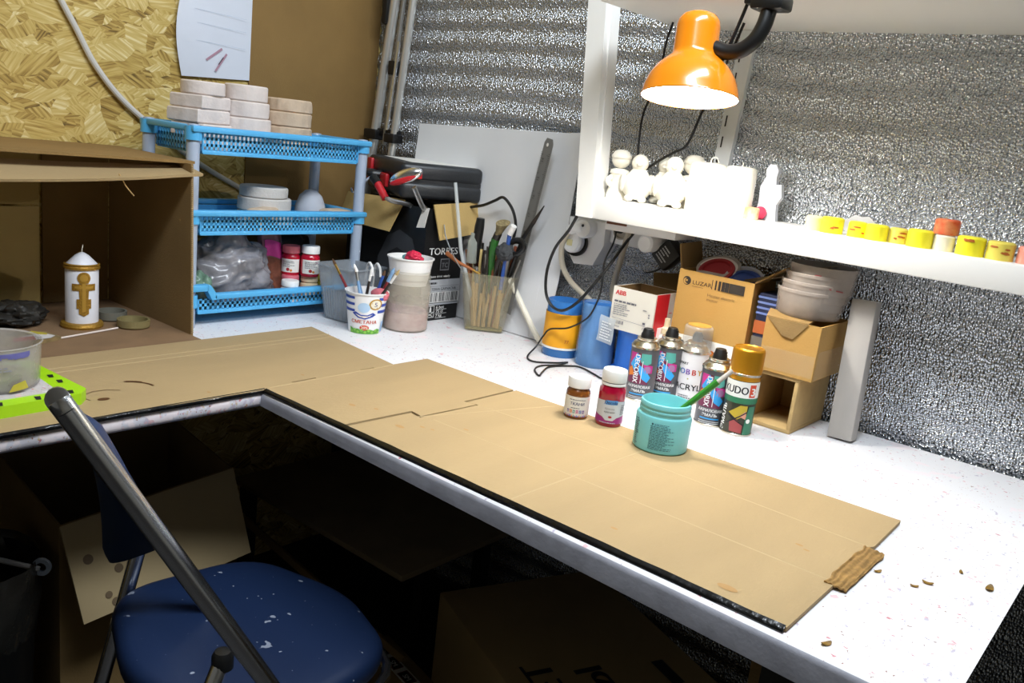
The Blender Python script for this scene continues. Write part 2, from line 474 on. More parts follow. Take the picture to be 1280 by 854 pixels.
# black film under the cardboard, folded over the front edge of the desk
mb = MB()
mb.prism([(.40, -1.24), (.40, -.53), (.64, -.53), (.68, -.50), (.68, -.435), (.85, -.43), (.91, -.425), (1.50, -.43), (1.50, -.70), (1.566, -.8035), (.676, -.8035), (.674, -1.24)], .7503, .7512)
def apron(u, v):
    x = .676+.89*u; wv = .0012*noise.noise((x*22, v*3, 0))
    a = v*PI/2
    return (x, -.7985-.0055*math.sin(min(a*1.9, PI/2))+wv*.5, .7568-(.006+.004*u)*v+wv*.4)
mb.surf(apron, 120, 6, .0006)
def apron2(u, v):
    y = -1.30+.50*u; wv = .001*noise.noise((y*25, v*3, 4)); a = v*PI/2
    return (.6725+.0035*math.sin(min(a*1.9, PI/2))+wv*.3, y, .7566-.006*v+wv*.3)
mb.surf(apron2, 60, 5, .0006)
solo('black_plastic_film', mb, M_blackgloss, 'glossy black plastic film under the cardboard, its edge hanging over the desk front', 'plastic film')

# cardboard sheets
def ridge(mb, a, b, w=.003, h=.0006, z=TC):
    a, b = Vector((*a, z)), Vector((*b, z)); d = (b-a).normalized(); n = Vector((-d.y, d.x, 0))*w/2
    mb.add([a-n, a+n, b+n, b-n, a+Vector((0, 0, h)), b+Vector((0, 0, h))], [[0, 4, 5, 3], [1, 2, 5, 4], [0, 1, 4], [3, 5, 2]])
def slot(a, b, w=.005):
    a, b = Vector(a), Vector(b); d = (b-a).normalized(); n = Vector((-d.y, d.x))*w/2
    return [tuple(a-n), tuple(b-n), tuple(b+n), tuple(a+n)]
M_crease = mat('cardboard_crease', 'b39b72', .8)
t = thing('flattened_cardboard_box', 'flattened brown cardboard sheet covering the left wing of the desk and its corner', 'cardboard sheet', (.6, -.9, T))
out = [(.366, -1.5), (.358, -.468), (.662, -.508), (.662, -.418), (.889, -.4215), (.8895, -.554), (.913, -.548), (.9065, -.6705), (.8805, -.666), (.874, -.797), (.676, -.797), (.671, -1.5)]
holes = [slot((.666, -.742), (.664, -.690)), slot((.663, -.590), (.662, -.556))]
part('sheet', MB().prism([out]+holes, .7514, TC), [M_card], t)
mb = MB(); ridge(mb, (.673, -.79), (.665, -.51)); ridge(mb, (.43, -1.45), (.425, -.475)); ridge(mb, (.452, -1.45), (.447, -.48), .003)
part('crease', mb, M_crease, t, 'pale folded crease lines')
M_stain = mat('dried_brown_paint', '5b3a1e', .5); M_stain2 = mat('faint_stain', 'ab8450', .8)
def stains(fn, lab):
    P = Print(); fn(P); part('paint_stain', P.plane((0, 0, TC), (1, 0, 0), (0, 1, 0)), [M_stain, M_stain2], t, lab)
def arc(P):
    P.line([(.540, -.968), (.545, -.958), (.553, -.950), (.562, -.944), (.570, -.941), (.580, -.940)], .0035, 0); P.line([(.542, -.966), (.548, -.955), (.556, -.947)], .006, 0)
stains(arc, 'dark curved paint mark')
stains(lambda P: P.disc(.605, -1.030, .006, 0, 12, .009), 'small dark paint blot')
stains(lambda P: P.line([(.602, -1.048), (.588, -1.052), (.574, -1.045), (.566, -1.028), (.567, -1.008), (.578, -.992)], .0014, 0), 'faint ring mark')
for x, y, r in ((.648, -.885, .004), (.64, -.70, .004), (.81, -.73, .007), (.845, -.71, .005)): stains(lambda P: P.disc(x, y, r, 1, 12, r*.6), 'faint brown stain')

t = thing('flattened_cardboard_box', 'long flattened cardboard sheet with the teal jar, lying on the right wing of the desk', 'cardboard sheet', (1.25, -.6, T))
out = [(.881, -.798), (.887, -.6735), (.911, -.6775), (.9165, -.545), (.895, -.5515), (.8945, -.4195), (1.563, -.4), (1.5655, -.52), (1.5605, -.53), (1.5635, -.655), (1.567, -.660), (1.5675, -.7995)]
part('sheet', MB().prism([out], .7514, TC), [M_card], t)
mb = MB()
ridge(mb, (1.199, -.795), (1.205, -.41)); ridge(mb, (1.21, -.5215), (1.562, -.527)); ridge(mb, (.93, -.665), (1.562, -.660)); ridge(mb, (.925, -.545), (1.18, -.527), .003); ridge(mb, (.905, -.68), (.99, -.43), .003)
part('crease', mb, M_crease, t, 'pale folded crease lines')
mb = MB()
def torn(u, v):
    x = 1.557+.024*u; y = -.668+.138*v
    return (x+.0035*noise.noise((y*45, u*2, 0)), y+.006*(u-.5), TC+.0022-.0035*u+.0007*math.sin(u*24)+.0006*noise.noise((x*200, y*60, 1)))
mb.surf(torn, 36, 40, .002)
part('torn_flap', mb, mat('torn_cardboard', 'a67f45', .9, var=.45, vscale=90), t, 'darker torn corrugated strip at the right edge')
for x, y, r in ((.945, -.705, .005), (.962, -.70, .004), (.99, -.655, .005), (1.49, -.775, .012), (1.50, -.60, .005), (1.512, -.607, .004), (1.33, -.755, .005), (.925, -.733, .009)): stains(lambda P: P.disc(x, y, r, 1, 12, r*.5), 'faint brown stain')

# flakes of dried gold paint on the desk
M_flake = mat('gold_paint_flake', '8f6a1c', .5, var=.4, vscale=200)
for (x, y, r, lab) in ((1.588, -.576, .005, 'small gold paint flake on the white desk just right of the torn strip'),
        (1.63, -.577, .0045, 'round gold paint flake second from the torn strip'), (1.66, -.487, .004, 'tiny dark gold flake near the far end of the cardboard'),
        (1.639, -.555, .006, 'gold paint flake in the middle of the bare desk end'), (1.695, -.505, .008, 'curled pale gold shaving by the right end of the desk'),
        (1.604, -.787, .006, 'gold paint flake by the front edge of the desk, right of the cardboard corner')):
    mb = MB(); rot = random.random()*3
    mb.at((x, y, T+.0004), rot)
    mb.surf(lambda u, v: (r*(2*u-1), r*.55*(2*v-1)*math.sqrt(max(.05, 1-(2*u-1)**2)), .0008+.0022*(2*u-1)**2*(r/.006)), 10, 6, .0008)
    solo('paint_flake', mb, M_flake, lab, 'paint flake', 'gold flakes on the desk')

# ================================================================== blue shelf rack with three trays
t = thing('shelf_rack', 'light blue three-tier plastic shelf rack with grey legs, full of plaster molds and bags', 'shelf rack', (.16, -.48, T))
XF, XB, YL, YR = .250, .075, -.690, -.268
for x in (XF-.004, XB):
    for y in (YL, YR):
        mb = MB().lathe([(0, 0), (.0125, 0), (.0125, .398), (.0105, .404), (0, .405)], 18, (x, y, T))
        part('leg', mb, M_greyleg, t)
def perf(mb, x, y0, y1, z0, z1, cols, rows, th=.002):
    """wall of square holes between y0 and y1 (facing +x)"""
    dy = (y1-y0)/cols; dz = (z1-z0)/rows; bw = dy*.46; bh = dz*.46
    for i in range(cols+1): mb.box(x-th, x, y0+dy*i-bw/2, y0+dy*i+bw/2, z0, z1)
    for j in range(rows+1): mb.box(x-th, x, y0, y1, max(z0, z0+dz*j-bh/2), min(z1, z0+dz*j+bh/2))
def perfx(mb, y, x0, x1, z0, z1, cols, rows, th=.002):
    dx = (x1-x0)/cols; dz = (z1-z0)/rows; bw = dx*.46; bh = dz*.46
    for i in range(cols+1): mb.box(x0+dx*i-bw/2, x0+dx*i+bw/2, y, y+th, z0, z1)
    for j in range(rows+1): mb.box(x0, x1, y, y+th, max(z0, z0+dz*j-bh/2), min(z1, z0+dz*j+bh/2))
def tray(zt, h, rows, notch):
    zb = zt-h; tr = MB()
    y0, y1 = YL+.018, YR-.018
    # rim: a lip all round with corner blocks that clasp the legs
    lip = MB()
    lip.box(XF-.002, XF+.016, (YL-.012 if not notch else YL+.045), YR+.012, zt-.012, zt, .003)
    if notch:
        lip.box(XF-.002, XF+.016, YL-.012, YL+.034, zt+.006, zt+.020, .003)
        lip.prism([(YL+.030, zt+.020), (YL+.036, zt+.019), (YL+.050, zt), (YL+.050, zt-.012), (YL+.040, zt-.012), (YL+.030, zt+.006)], XF-.002, XF+.016, 'X')
    lip.box(XB-.018, XB-.002, YL-.012, YR+.012, zt-.012, zt, .003)
    for y in (YL-.012, YR-.004): lip.box(XB-.01, XF+.01, y, y+.016, zt-.012, zt, .003)
    for x in (XF-.004, XB):
        for y in (YL, YR): lip.lathe([(.0126, 0), (.0165, 0), (.0165, .026), (.0126, .026)], 18, (x, y, zt-.028))
    fl = MB(); fl.box(XB, XF-.004, y0, y1, zb, zb+.003)
    part('tray_floor', fl, M_blue, t)
    fr = MB(); n = 40 if rows == 3 else 34
    perf(fr, XF, y0, y1, zb+.006, zt-.012, n, rows); fr.box(XF-.004, XF+.001, y0, y1, zb, zb+.008, .001)
    pf = part('perforated_front', fr, M_blue, t)
    bk = MB(); bk.box(XB, XB+.002, y0, y1, zb+.003, zt-.012)
    part('tray_back', bk, M_blue, t)
    for y in (y0-.002, y1):
        sd = MB(); perfx(sd, y, XB, XF, zb+.003, zt-.012, 16, rows); part('perforated_side', sd, M_blue, t)
    part('tray_rim', lip, M_blue, t)
tray(1.152, .054, 3, False); tray(.990, .052, 3, False); tray(.820, .044, 2, True)
ZT, ZM, ZL = 1.152-.054+.0032, .990-.052+.0032, .820-.044+.0032

# ---- plaster molds
def mold(name, loc, r, h, fn, lab, group, m=M_plaster, rz=0, bump=0, seg=48):
    mb = MB()
    def prof(a, z):
        q = fn(a) if fn else 1
        return q*(1+bump*noise.noise((3*math.cos(a), 3*math.sin(a), z*60+loc[2]*50)))
    mb.lathe([(0, 0), (r*.94, 0), (r, .0025), (r*1.005, h*.5), (r, h-.0025), (r*.95, h), (r*.6, h-.0006), (0, h-.0006)], seg, (0, 0, 0), prof)
    mb.bm.transform(Matrix.Translation(loc) @ Matrix.Rotation(rz, 4, 'Z'))
    return solo(name, mb, m, lab, 'mold', group)
def square(n, e=.5):
    return lambda a: (1/max(math.cos(((a+PI/n) % (2*PI/n))-PI/n), .01))**e*.93
G = 'plaster molds stacked on the top tray'
hA = (.027, .027, .028, .027, .027)
labsA = ['bottom block of the left mold stack on the blue rack, behind the rim', 'second lowest block of the left mold stack, pinkish plaster', 'middle block of the left mold stack, square with rounded corners', 'second mold from the top in the left stack, squarish pale block', 'round flat mold topping the left stack, under the paper sheet']
z = ZT; 
for i in range(5):
    sq = square(4, .8) if i < 4 else None
    mold('plaster_mold', (.160+.004*math.sin(i*2), -.626+(0, .002, -.002, .0, .002)[i], z), (.047, .048, .049, .047, .043)[i], hA[i]-.0005, sq, labsA[i], G, rz=(.12, .3, .22, .3, 0)[i], bump=.02); z += hA[i]
labsB = ['bottom disc of the middle mold stack, half hidden by the rim', 'second disc up in the middle mold stack, with a wavy band', 'thin rolled disc third up in the middle mold stack', 'smooth round disc topping the middle mold stack']
z = ZT+.004
for i, h in enumerate((.036, .034, .033, .033)):
    mold('plaster_mold', (.172, -.526+(.0, -.001, -.002, -.004)[i], z), (.049, .050, .046, .044)[i], h-.0005, None, labsB[i], G, bump=(.015, .06, .05, .01)[i]); z += h
labsC = ['lowest scalloped tan mold of the right stack', 'second scalloped tan mold of the right stack', 'third scalloped tan mold of the right stack', 'topmost scalloped tan mold of the right stack']
z = ZT
for i, h in enumerate((.033, .031, .031, .028)):
    mold('plaster_mold', (.168, -.420+.002*(i % 2), z), .051-.001*i, h-.0005, (lambda q: (lambda a: 1+.02*math.sin(13*a+q)))(i), labsC[i], G, m=M_plaster2, bump=.05); z += h
mb = MB().at((.225, -.50, ZT), .3); mb.box(-.012, .012, -.03, .03, 0, .045, .006)
solo('plaster_chip', mb, M_plaster, 'small white plaster chip between the rim and the middle mold stack', 'plaster piece')
G = 'plaster molds on the middle tray'
z = ZM
for i, (r, h, lab) in enumerate(((.060, .036, 'lowest wide grey-white mold on the middle tray'), (.058, .030, 'second grey-white mold up on the middle tray'), (.052, .024, 'topmost thin grey-white mold on the middle tray'))):
    mold('plaster_mold', (.150, -.455-.003*i, z), r, h-.0005, None, lab, G, bump=.02, m=mat('grey_plaster', 'cfc9c2', .85, bump=.3) if i == 0 else bpy.data.materials['grey_plaster']); z += h
mb = MB(); mb.lathe([(0, 0), (.02, .001), (.032, .012), (.036, .030), (.034, .05), (.026, .071), (.014, .083), (0, .087)], 28, (.15, -.332, ZM))
solo('plaster_egg', mb, mat('egg_plaster', 'b9bcc4', .7), 'grey-white egg-shaped form standing on the middle tray', 'plaster egg')
for (x, y, sx, sy, rz, lab) in ((.215, -.505, .018, .045, .5, 'tan plaster sliver leaning in front of the grey molds'), (.205, -.295, .03, .035, .2, 'flat tan plaster piece beside the grey egg')):
    mb = MB().at((x, y, ZM), rz); mb.box(-sx, sx, -sy, sy, 0, .05 if sx < .02 else .047, .008)
    solo('plaster_piece', mb, M_plaster2, lab, 'plaster piece')
# bags and packets
def crumple(c, r, amp, f, seed, flat=None, seg=48, rings=30):
    mb = MB()
    def fn(v):
        w = v+.25*Vector((noise.noise(v*3+Vector((seed, 1, 0))), noise.noise(v*3+Vector((1, seed, 0))), 0))
        q = 1+amp*(.8*noise.noise(w*f+Vector((seed, 0, 0)))-.8*abs(noise.noise(w*f*2.1+Vector((0, seed, 0))))-.12*abs(noise.noise(w*f*4.5+Vector((seed, 0, 3))))+.35)
        return q
    mb.ball(c, r, seg, rings, fn)
    if flat is not None:
        for v in mb.bm.verts: v.co.z = max(v.co.z, flat)
    return mb
M_pack = mat('printed_packet', 'b0452c', .4, var=.9, vscale=9, col2='c8a24a')
solo('packet', crumple((.12, -.645, ZM+.055), (.03, .04, .056), .15, 1.5, 5, ZM), M_pack, 'dim red and yellow packet at the back left of the middle tray', 'packet')
M_bag = clear_mat('grey_plastic_bag', 'a9a6ab', .75, .18, var=.45)
mb = crumple((.166, -.556, ZL+.062), (.064, .098, .082), .36, 1.5, 11, ZL, 96, 64)
solo('plastic_bag', mb, M_bag, 'big crumpled grey plastic bag on the bottom tray of the blue rack', 'plastic bag', ang=80)
M_gbag = clear_mat('green_crinkled_bag', '8fb59b', .75, .2, var=.5)
solo('plastic_bag', crumple((.205, -.648, ZL+.03), (.034, .028, .042), .4, 2.2, 3, ZL), M_gbag, 'small crinkled green bag in the left corner of the bottom tray', 'plastic bag', ang=80)
solo('plastic_bag', crumple((.12, -.65, ZL+.07), (.03, .022, .05), .2, 2, 8, ZL), mat('red_wrapper', 'b8262c', .35), 'dark red wrapper behind the grey bag on the bottom tray', 'plastic bag', ang=80)
t = thing('zip_bag', 'clear pink-tinted bag with a magenta label standing beside the grey bag', 'plastic bag', (.15, -.432, ZL))
def pk(u, v):
    w = .066-.012*v
    return (.175-.02*v+.006*math.sin(u*7+v*4), -.470+w*u+.008*v, ZL+.002+.145*v+.004*math.sin(5*u))
part('bag', MB().surf(pk, 14, 18, .012), clear_mat('pink_clear_bag', 'b88b92', .7, .2, var=.4), t, ang=70)
part('label', MB().surf(lambda u, v: tuple(Vector(pk(.15+.7*u, .62+.25*v))+Vector((.002, 0, 0))), 8, 6, .0005), mat('magenta_label', 'd2389a', .4), t, 'magenta label')
part('contents', MB().surf(lambda u, v: tuple(Vector(pk(.15+.7*u, .1+.5*v))+Vector((.0018, 0, 0))), 8, 6, .0005), mat('brown_contents', '8d4f38', .6, var=.5, vscale=60), t, 'brown contents')
# paint jars on the bottom tray
def paint_jar(loc, r, h, colm, lidm, lab, group, label_at=None, rz=0):
    t = thing('paint_jar', lab, 'paint jar', loc, 0, group)
    part('jar_body', MB().lathe([(0, 0), (r*.94, 0), (r, .003), (r, h*.60), (r*.97, h*.66), (r*.8, h*.72), (r*.8, h*.78), (0, h*.78)], 28), colm, t, local=True)
    part('lid', MB().lathe([(0, h*.755), (r*.93, h*.755), (r*.95, h*.76), (r*.95, h*.97), (r*.9, h), (0, h)], 28), lidm, t, local=True)
    if label_at:
        p = Print(); p.rect(-r*1.1, r*1.1, h*.1, h*.56, 0)
        p.disc(-.004, h*.2, .004, 1, 10); p.disc(.003, h*.17, .003, 2, 10); p.lines(-r*.8, r*.6, h*.28, h*.52, 5, 3)
        part('printed_label', p.cyl((loc[0], loc[1], loc[2]), r, label_at), [M_paper, k('red_ink', 'a8242e', .5), k('orange_ink', 'd9893a', .5), k('grey_ink', '6b6b74', .6)], t, 'white printed label')
    return t
M_paper = mat('paper_label', 'eceae4', .6)
M_redpaint = mat('red_paint_jar', 'b30f2d', .2, coat=.5)
M_pinklid = mat('pink_lid', 'd96f7d', .5); M_whitelid = mat('white_lid', 'f3f1ee', .4); M_cream = mat('cream_lid', 'ecd9b4', .5)
G = 'paint jars on the bottom tray of the rack'
paint_jar((.228, -.434, ZL), .0205, .052, M_plaster, M_whitelid, 'low paint jar with white lid at the front of the bottom tray', G)
paint_jar((.192, -.408, ZL), .0205, .056, M_redpaint, M_pinklid, 'low paint jar with a pink lid under the left red jar', G)
paint_jar((.207, -.366, ZL), .0205, .056, M_cream, M_cream, 'low paint jar with a cream lid carrying the labelled red jar', G)
paint_jar((.205, -.322, ZL), .0195, .058, mat('olive_paint', '9a8f2c', .3), mat('olive_lid', 'b0a63a', .4), 'low olive yellow paint jar at the right end of the bottom tray', G)
paint_jar((.180, -.400, ZL+.056), .0215, .066, M_redpaint, M_pinklid, 'red paint jar with a pink lid standing on other jars', G, -.1)
paint_jar((.212, -.370, ZL+.056), .0215, .070, M_redpaint, M_whitelid, 'red paint jar with a white lid standing on other jars', G, .25)
solo('crumpled_sheet', crumple((.112, -.365, ZL+.07), (.030, .075, .08), .2, 2, 21, ZL), M_black, 'crumpled black plastic at the back right of the bottom tray', 'plastic sheet')

# ================================================================== left wall
M_paperw = mat('paper', 'e4e8f2', .7, var=.06, vscale=6)
t = thing('paper_sheet', 'white paper sheet with two pencil strokes pinned to the chipboard wall', 'paper sheet', (-.018, -.48, 1.25))
def sheet(u, v):
    y0 = (-.568+(-.018*math.sin(PI*min(1, v*1.05)))); y1 = -.392
    return (-.024+.012*(1-u)*v*(1-v)*4*.5+.004*(1-u), y0+(y1-y0)*u, 1.247+.010*u+(.205-.01*u)*v)
part('sheet', MB().surf(sheet, 12, 16, .0005), M_paperw, t)
p = Print()
p.line([(.062, .040), (.10, .068)], .005, 0); p.line([(.085, .018), (.112, .058)], .005, 0); p.line([(.092, .033), (.104, .050)], .0025, 1)
for v in (.075, .112, .14): p.line([(.03, v+.004), (.16, v-.001)], .0006, 2)
p.disc(.094, .192, .004, 1, 10)
part('pencil_mark', p.plane((-.0175, -.573, 1.247), (0, 1, .02), (0, 0, 1)), [k('violet_pencil', 'b58d9c', .7), k('dark_pencil', '5a4a50', .7), k('faint_line', 'b9c6d6', .7)], t, 'reddish pencil strokes')
mb = MB(); mb.tube([(-.020, -.845, 1.40), (-.020, -.822, 1.357), (-.020, -.794, 1.31), (-.020, -.757, 1.246), (-.020, -.704, 1.186), (-.020, -.634, 1.133), (-.020, -.518, 1.058), (-.020, -.354, .979), (-.018, -.25, .92)], .006, 10, 6)
solo('wall_cable', mb, mat('white_cable', 'd9d4cd', .4), 'white cable running diagonally down the chipboard wall behind the rack', 'cable')
mb = MB(); mb.box(-.029, -.0235, -.396, -.008, .752, 1.75, .001)
solo('leaning_cardboard', mb, M_card2, 'tall brown cardboard panel standing against the wall behind the rack', 'cardboard panel')

# ================================================================== open cardboard box standing on its side at the left
t = thing('cardboard_box', 'big cardboard box on its side, open towards the room, a candle inside', 'cardboard box', (.15, -1.0, T))
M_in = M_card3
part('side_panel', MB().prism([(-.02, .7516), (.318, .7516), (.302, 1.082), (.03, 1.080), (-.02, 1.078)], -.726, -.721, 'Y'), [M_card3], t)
mb = MB()
for i in range(90):
    z = .7590+.321*i/90; x = .3185-.016*i/90
    mb.box(x-.001, x+.0015, -.7255, -.7215, z, z+.0022)
part('raw_edge', mb, M_card, t, 'lighter corrugated edge')
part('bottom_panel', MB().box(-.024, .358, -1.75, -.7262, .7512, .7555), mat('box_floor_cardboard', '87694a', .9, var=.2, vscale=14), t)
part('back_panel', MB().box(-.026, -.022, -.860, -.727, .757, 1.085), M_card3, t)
mb = MB(); mb.box(.02, .025, -1.75, -.885, .757, .962); mb.box(.02, .025, -1.75, -.885, .966, 1.085)
part('inner_flap', mb, mat('inner_flap_cardboard', 'a08a52', .85, var=.12, vscale=8), t, 'paler inner flap with a dark slit')
def top1(u, v): return (-.02+.30*u, -1.75+1.045*v+.02*u*v*0, 1.086+.004*math.sin(3*v)-.001*u)
part('top_flap', MB().surf(top1, 4, 12, .005), M_card2, t)
def top2(u, v):
    y = -1.75+1.045*v
    return (.235+.075*u, y, (1.078-.012*u)-.10*max(0, (-.72-y))*(.25+u*.45)+.004*math.sin(y*9))
part('top_flap', MB().surf(top2, 5, 24, .005), M_card, t, 'lower front flap sagging to the left')
mb = MB(); mb.surf(lambda u, v: tuple(Vector(top2(.1+.92*u, .46+.045*v))+Vector((0, 0, .0012))), 4, 3, .0004)
part('packing_tape', mb, mat('brown_tape', '8e6a40', .3), t, 'brown tape across the front flap')
mb = MB(); mb.tube([(.300, -.861, 1.058), (.302, -.853, 1.043), (.300, -.848, 1.036), (.303, -.835, 1.020)], .0012, 6, 4)
part('paper_shred', mb, M_wood, t, 'curled pale shred hanging from the flap')

# ---- things inside it
t = thing('church_candle', 'thick white pillar candle with a gold cross, standing inside the open cardboard box', 'candle', (.180, -.872, .7556))
M_cw = mat('candle_white', 'e6e6ec', .4); M_gold = mat('dull_gold', 'a87f2e', .45, .5, bump=.5, bscale=300)
part('candle_body', MB().lathe([(0, .010), (.029, .010), (.029, .117), (.028, .119), (.0275, .121), (.012, .137), (.004, .142), (0, .142)], 32), M_cw, t, local=True)
part('base_plate', MB().lathe([(0, 0), (.037, 0), (.038, .004), (.036, .009), (.031, .0105), (0, .0105)], 32), M_gold, t, 'gold base', local=True)
part('gold_band', MB().lathe([(.029, .112), (.0315, .113), (.0315, .117), (.030, .119), (.0315, .121), (.0285, .123)], 32), M_gold, t, 'gold band', local=True)
part('wick', MB().tube([(0, 0, .140), (.001, 0, .15), (.002, .001, .157)], .0009, 6), M_wax, t, local=True)
p = Print()
p.disc(0, .098, .0115, 0, 18); p.disc(0, .098, .007, 1, 14)
p.poly([(-.008, .088), (.008, .088), (.008, .092), (-.008, .092)], 0)
p.rect(-.021, .021, .074, .087, 0); p.poly([(-.0085, .075), (.0085, .075), (.0075, .058), (.0125, .058), (.0125, .040), (.0085, .040), (.0085, .030), (0, .025), (-.0085, .030), (-.0085, .040), (-.0125, .040), (-.0125, .058), (-.0075, .058)], 0)
p.rect(-.016, .016, .078, .083, 1); p.rect(-.003, .003, .034, .088, 1)
cr = p.cyl((.180, -.872, .7556), .0293, .12)
part('gold_cross', cr, [M_gold, k('gold_light', 'c79d45', .4, .5)], t, 'gold relief cross')
for (x, y, r, h, lab) in ((.150, -.800, .028, .018, 'small grey dish right behind the cross candle'), (.222, -.792, .030, .016, 'shallow round olive dish in front inside the open box')):
    mb = MB().lathe([(0, 0), (r*.9, 0), (r, .003), (r, h), (r*.86, h), (r*.84, .004), (0, .004)], 28, (x, y, .7556))
    solo('dish', mb, mat('dish_olive', '82764e', .5) if r > .029 else mat('dish_grey', '6f6d62', .5), lab, 'dish', 'small dishes in the open box')
mb = MB().tube([(.262, -.955, .7578), (.228, -.826, .7578)], .0018, 8)
solo('stick', mb, M_plaster, 'thin pale stick lying in front of the cross candle', 'stick')
t = thing('paint_palette', 'flat paint-smeared palette card behind the clear tub', 'palette', (.25, -1.08, .7556))
part('card', MB().prism([(.20, -1.30), (.20, -1.0), (.222, -.953), (.262, -.945), (.275, -.98), (.285, -1.30)], .7556, .762), mat('palette_card', '9a8154', .7, var=.5, vscale=40), t)
p = Print()
p.poly([(.225, -.965), (.255, -.952), (.268, -.965), (.272, -1.01), (.25, -1.015)], 0); p.poly([(.245, -.985), (.27, -.99), (.272, -1.03), (.25, -1.02)], 1); p.poly([(.21, -.975), (.235, -.958), (.245, -.962), (.225, -.99)], 2)
part('paint_smear', p.plane((0, 0, .7622), (1, 0, 0), (0, 1, 0)), [k('white_smear', 'd8d3d0', .5), k('red_ink', 'a8242e', .5), k('yellow_smear', 'bfae3c', .5)], t, 'white, red and yellow smears')
for i, (x, y, r, lab) in enumerate(((.12, -.965, .045, 'dark crumpled foil scrap left of the cross candle'), (.10, -1.08, .05, 'dark crumpled scrap at the left edge of the open box'))):
    solo('crumpled_scrap', crumple((x, y, .7556+r*.35), (r, r, r*.55), .35, 2.2, 31+i, .7556), mat('dark_scrap', '2d2a25', .5, var=.5) if i == 0 else bpy.data.materials['dark_scrap'], lab, 'scrap')

# ---- lime tray and clear tub at the left edge
t = thing('paint_tray', 'lime green square tray with black marks under the clear tub', 'tray', (.54, -1.15, TC))
mb = MB().at((.522, -1.163, TC), .06); mb.prism([(-.094, -.11), (.096, -.11), (.096, .092), (.078, .108), (-.094, .108)], .0, .017)
M_lime = mat('lime_plastic', 'a6d91a', .4)
part('tray_body', mb, M_lime, t)
mb = MB().at((.514, -1.168, TC+.017), .06); mb.prism([(-.078, -.1), (.078, -.1), (.08, .075), (-.07, .09)], 0, .0012)
part('paper_liner', mb, spatter_mat('painted_paper', 'c9c2c0', 1.6), t, 'grey paint-stained paper')
for i, (u, v) in enumerate(((.085, .07), (.0865, .04), (.083, .087), (.0865, -.01), (.0865, -.055), (.03, .098), (.0, .099), (-.05, .098))):
    p = Print(); p.poly([(u-.008, v-.006), (u+.006, v-.009), (u+.008, v-.003), (u-.006, v+.002)], 0)
    part('black_mark', p.plane((.522, -1.163, TC+.0172), (math.cos(.06), math.sin(.06), 0), (-math.sin(.06), math.cos(.06), 0)), [M_ink], t, 'black hatch mark')
t = thing('plastic_tub', 'clear round plastic tub with a faded violet band on the lime tray', 'plastic tub', (.515, -1.150, TC+.0183))
M_tub = clear_mat('cloudy_plastic', 'cfcac4', .42, .2, var=.15)
part('tub_wall', MB().lathe([(0, 0), (.060, 0), (.063, .004), (.066, .062), (.068, .064), (.066, .065), (.064, .063), (.061, .005), (0, .003)], 40), M_tub, t, local=True)
p = Print(); 
for i in range(26): p.poly([(-.05+.004*i, .050+.004*random.random()), (-.046+.004*i, .050+.004*random.random()), (-.046+.004*i, .059), (-.05+.004*i, .059)], 0)
p.lines(-.04, .04, .034, .046, 3, 1); p.disc(-.012, .021, .011, 1, 16); p.disc(-.012, .021, .008, 2, 16); p.poly([(.022, .004), (.05, .006), (.045, .018), (.028, .014)], 3)
part('printed_band', p.cyl((.515, -1.150, TC+.0183), .0655, .0), [k('violet_print', '6a68a8', .5), k('faded_print', '8e8c9c', .6), k('pale_plastic', 'bdb8b4', .5), k('yellow_smear', 'bfae3c', .5)], t, 'faded violet print')
part('dried_paint', MB().lathe([(0, .0035), (.059, .0035), (.06, .010), (0, .010)], 32), mat('dried_paint_mix', '9c8b74', .7, var=.5, vscale=60), t, 'dried paint on the bottom', local=True)

def cord(pts, r, lab, sm=6): solo('cord', MB().tube(pts, r, 7, sm), M_black, lab, 'cord')
# ================================================================== corner: tripod, foam boards, wine box, tool case
t = thing('tripod', 'folded silver camera tripod with black clamps leaning in the corner behind the tool case', 'tripod', (.06, -.04, T))
def up(x0, x1, y0=-.045, y1=-.04, z0=T, z1=1.75): return (lambda z: (x0+(x1-x0)*(z-1.13)/(.37), y0+(y1-y0)*(z-1.13)/.37, z))
M_alu = mat('brushed_aluminium', 'dcd9d2', .32, .75); M_alud = mat('dark_aluminium', 'a19f99', .35, .75)
for (x0, x1, r, zb, m, lab) in ((.024, .062, .0125, .752, M_alu, None), (.100, .128, .010, .752, M_alu, None), (.066, .094, .006, 1.14, M_alud, None)):
    f = up(x0, x1); mb = MB().tube([f(zb), f(1.75)], r, 14)
    lg = part('leg', mb, m, t)
f = up(.006, .046, -.038, -.034); mb = MB().tube([f(1.16), f(1.75)], .004, 8); part('brace', mb, M_alud, t)
f = up(.080, .110, -.055, -.05); mb = MB().tube([f(1.18), f(1.40)], .0045, 8); part('brace', mb, M_chrome, t)
mb = MB(); 
for (x0, x1, z, w, h) in ((.022, .062, 1.165, .024, .026), (.098, .128, 1.160, .019, .024)):
    c = up(x0, x1)(z); mb.at(c, 0); mb.box(-w, w, -.018, .018, -h/2, h/2, .004)
c = up(.06, .09)(1.172); mb.at(c); mb.box(-.045, .05, -.004, .016, -.010, .010, .003)
part('leg_clamp', mb, M_black, t, 'black clamps')
mb = MB(); c = up(.066, .094)(1.335); mb.at(c); mb.box(-.011, .013, -.014, .014, -.018, .018, .004); part('leg_clamp', mb, M_black, t, 'black clamp higher up')
c = up(.030, .070)(1.47); mb = MB().at(c, 0); mb.box(-.034, -.012, -.02, .01, -.03, .09, .008); part('handle', mb, M_black, t, 'black handle')

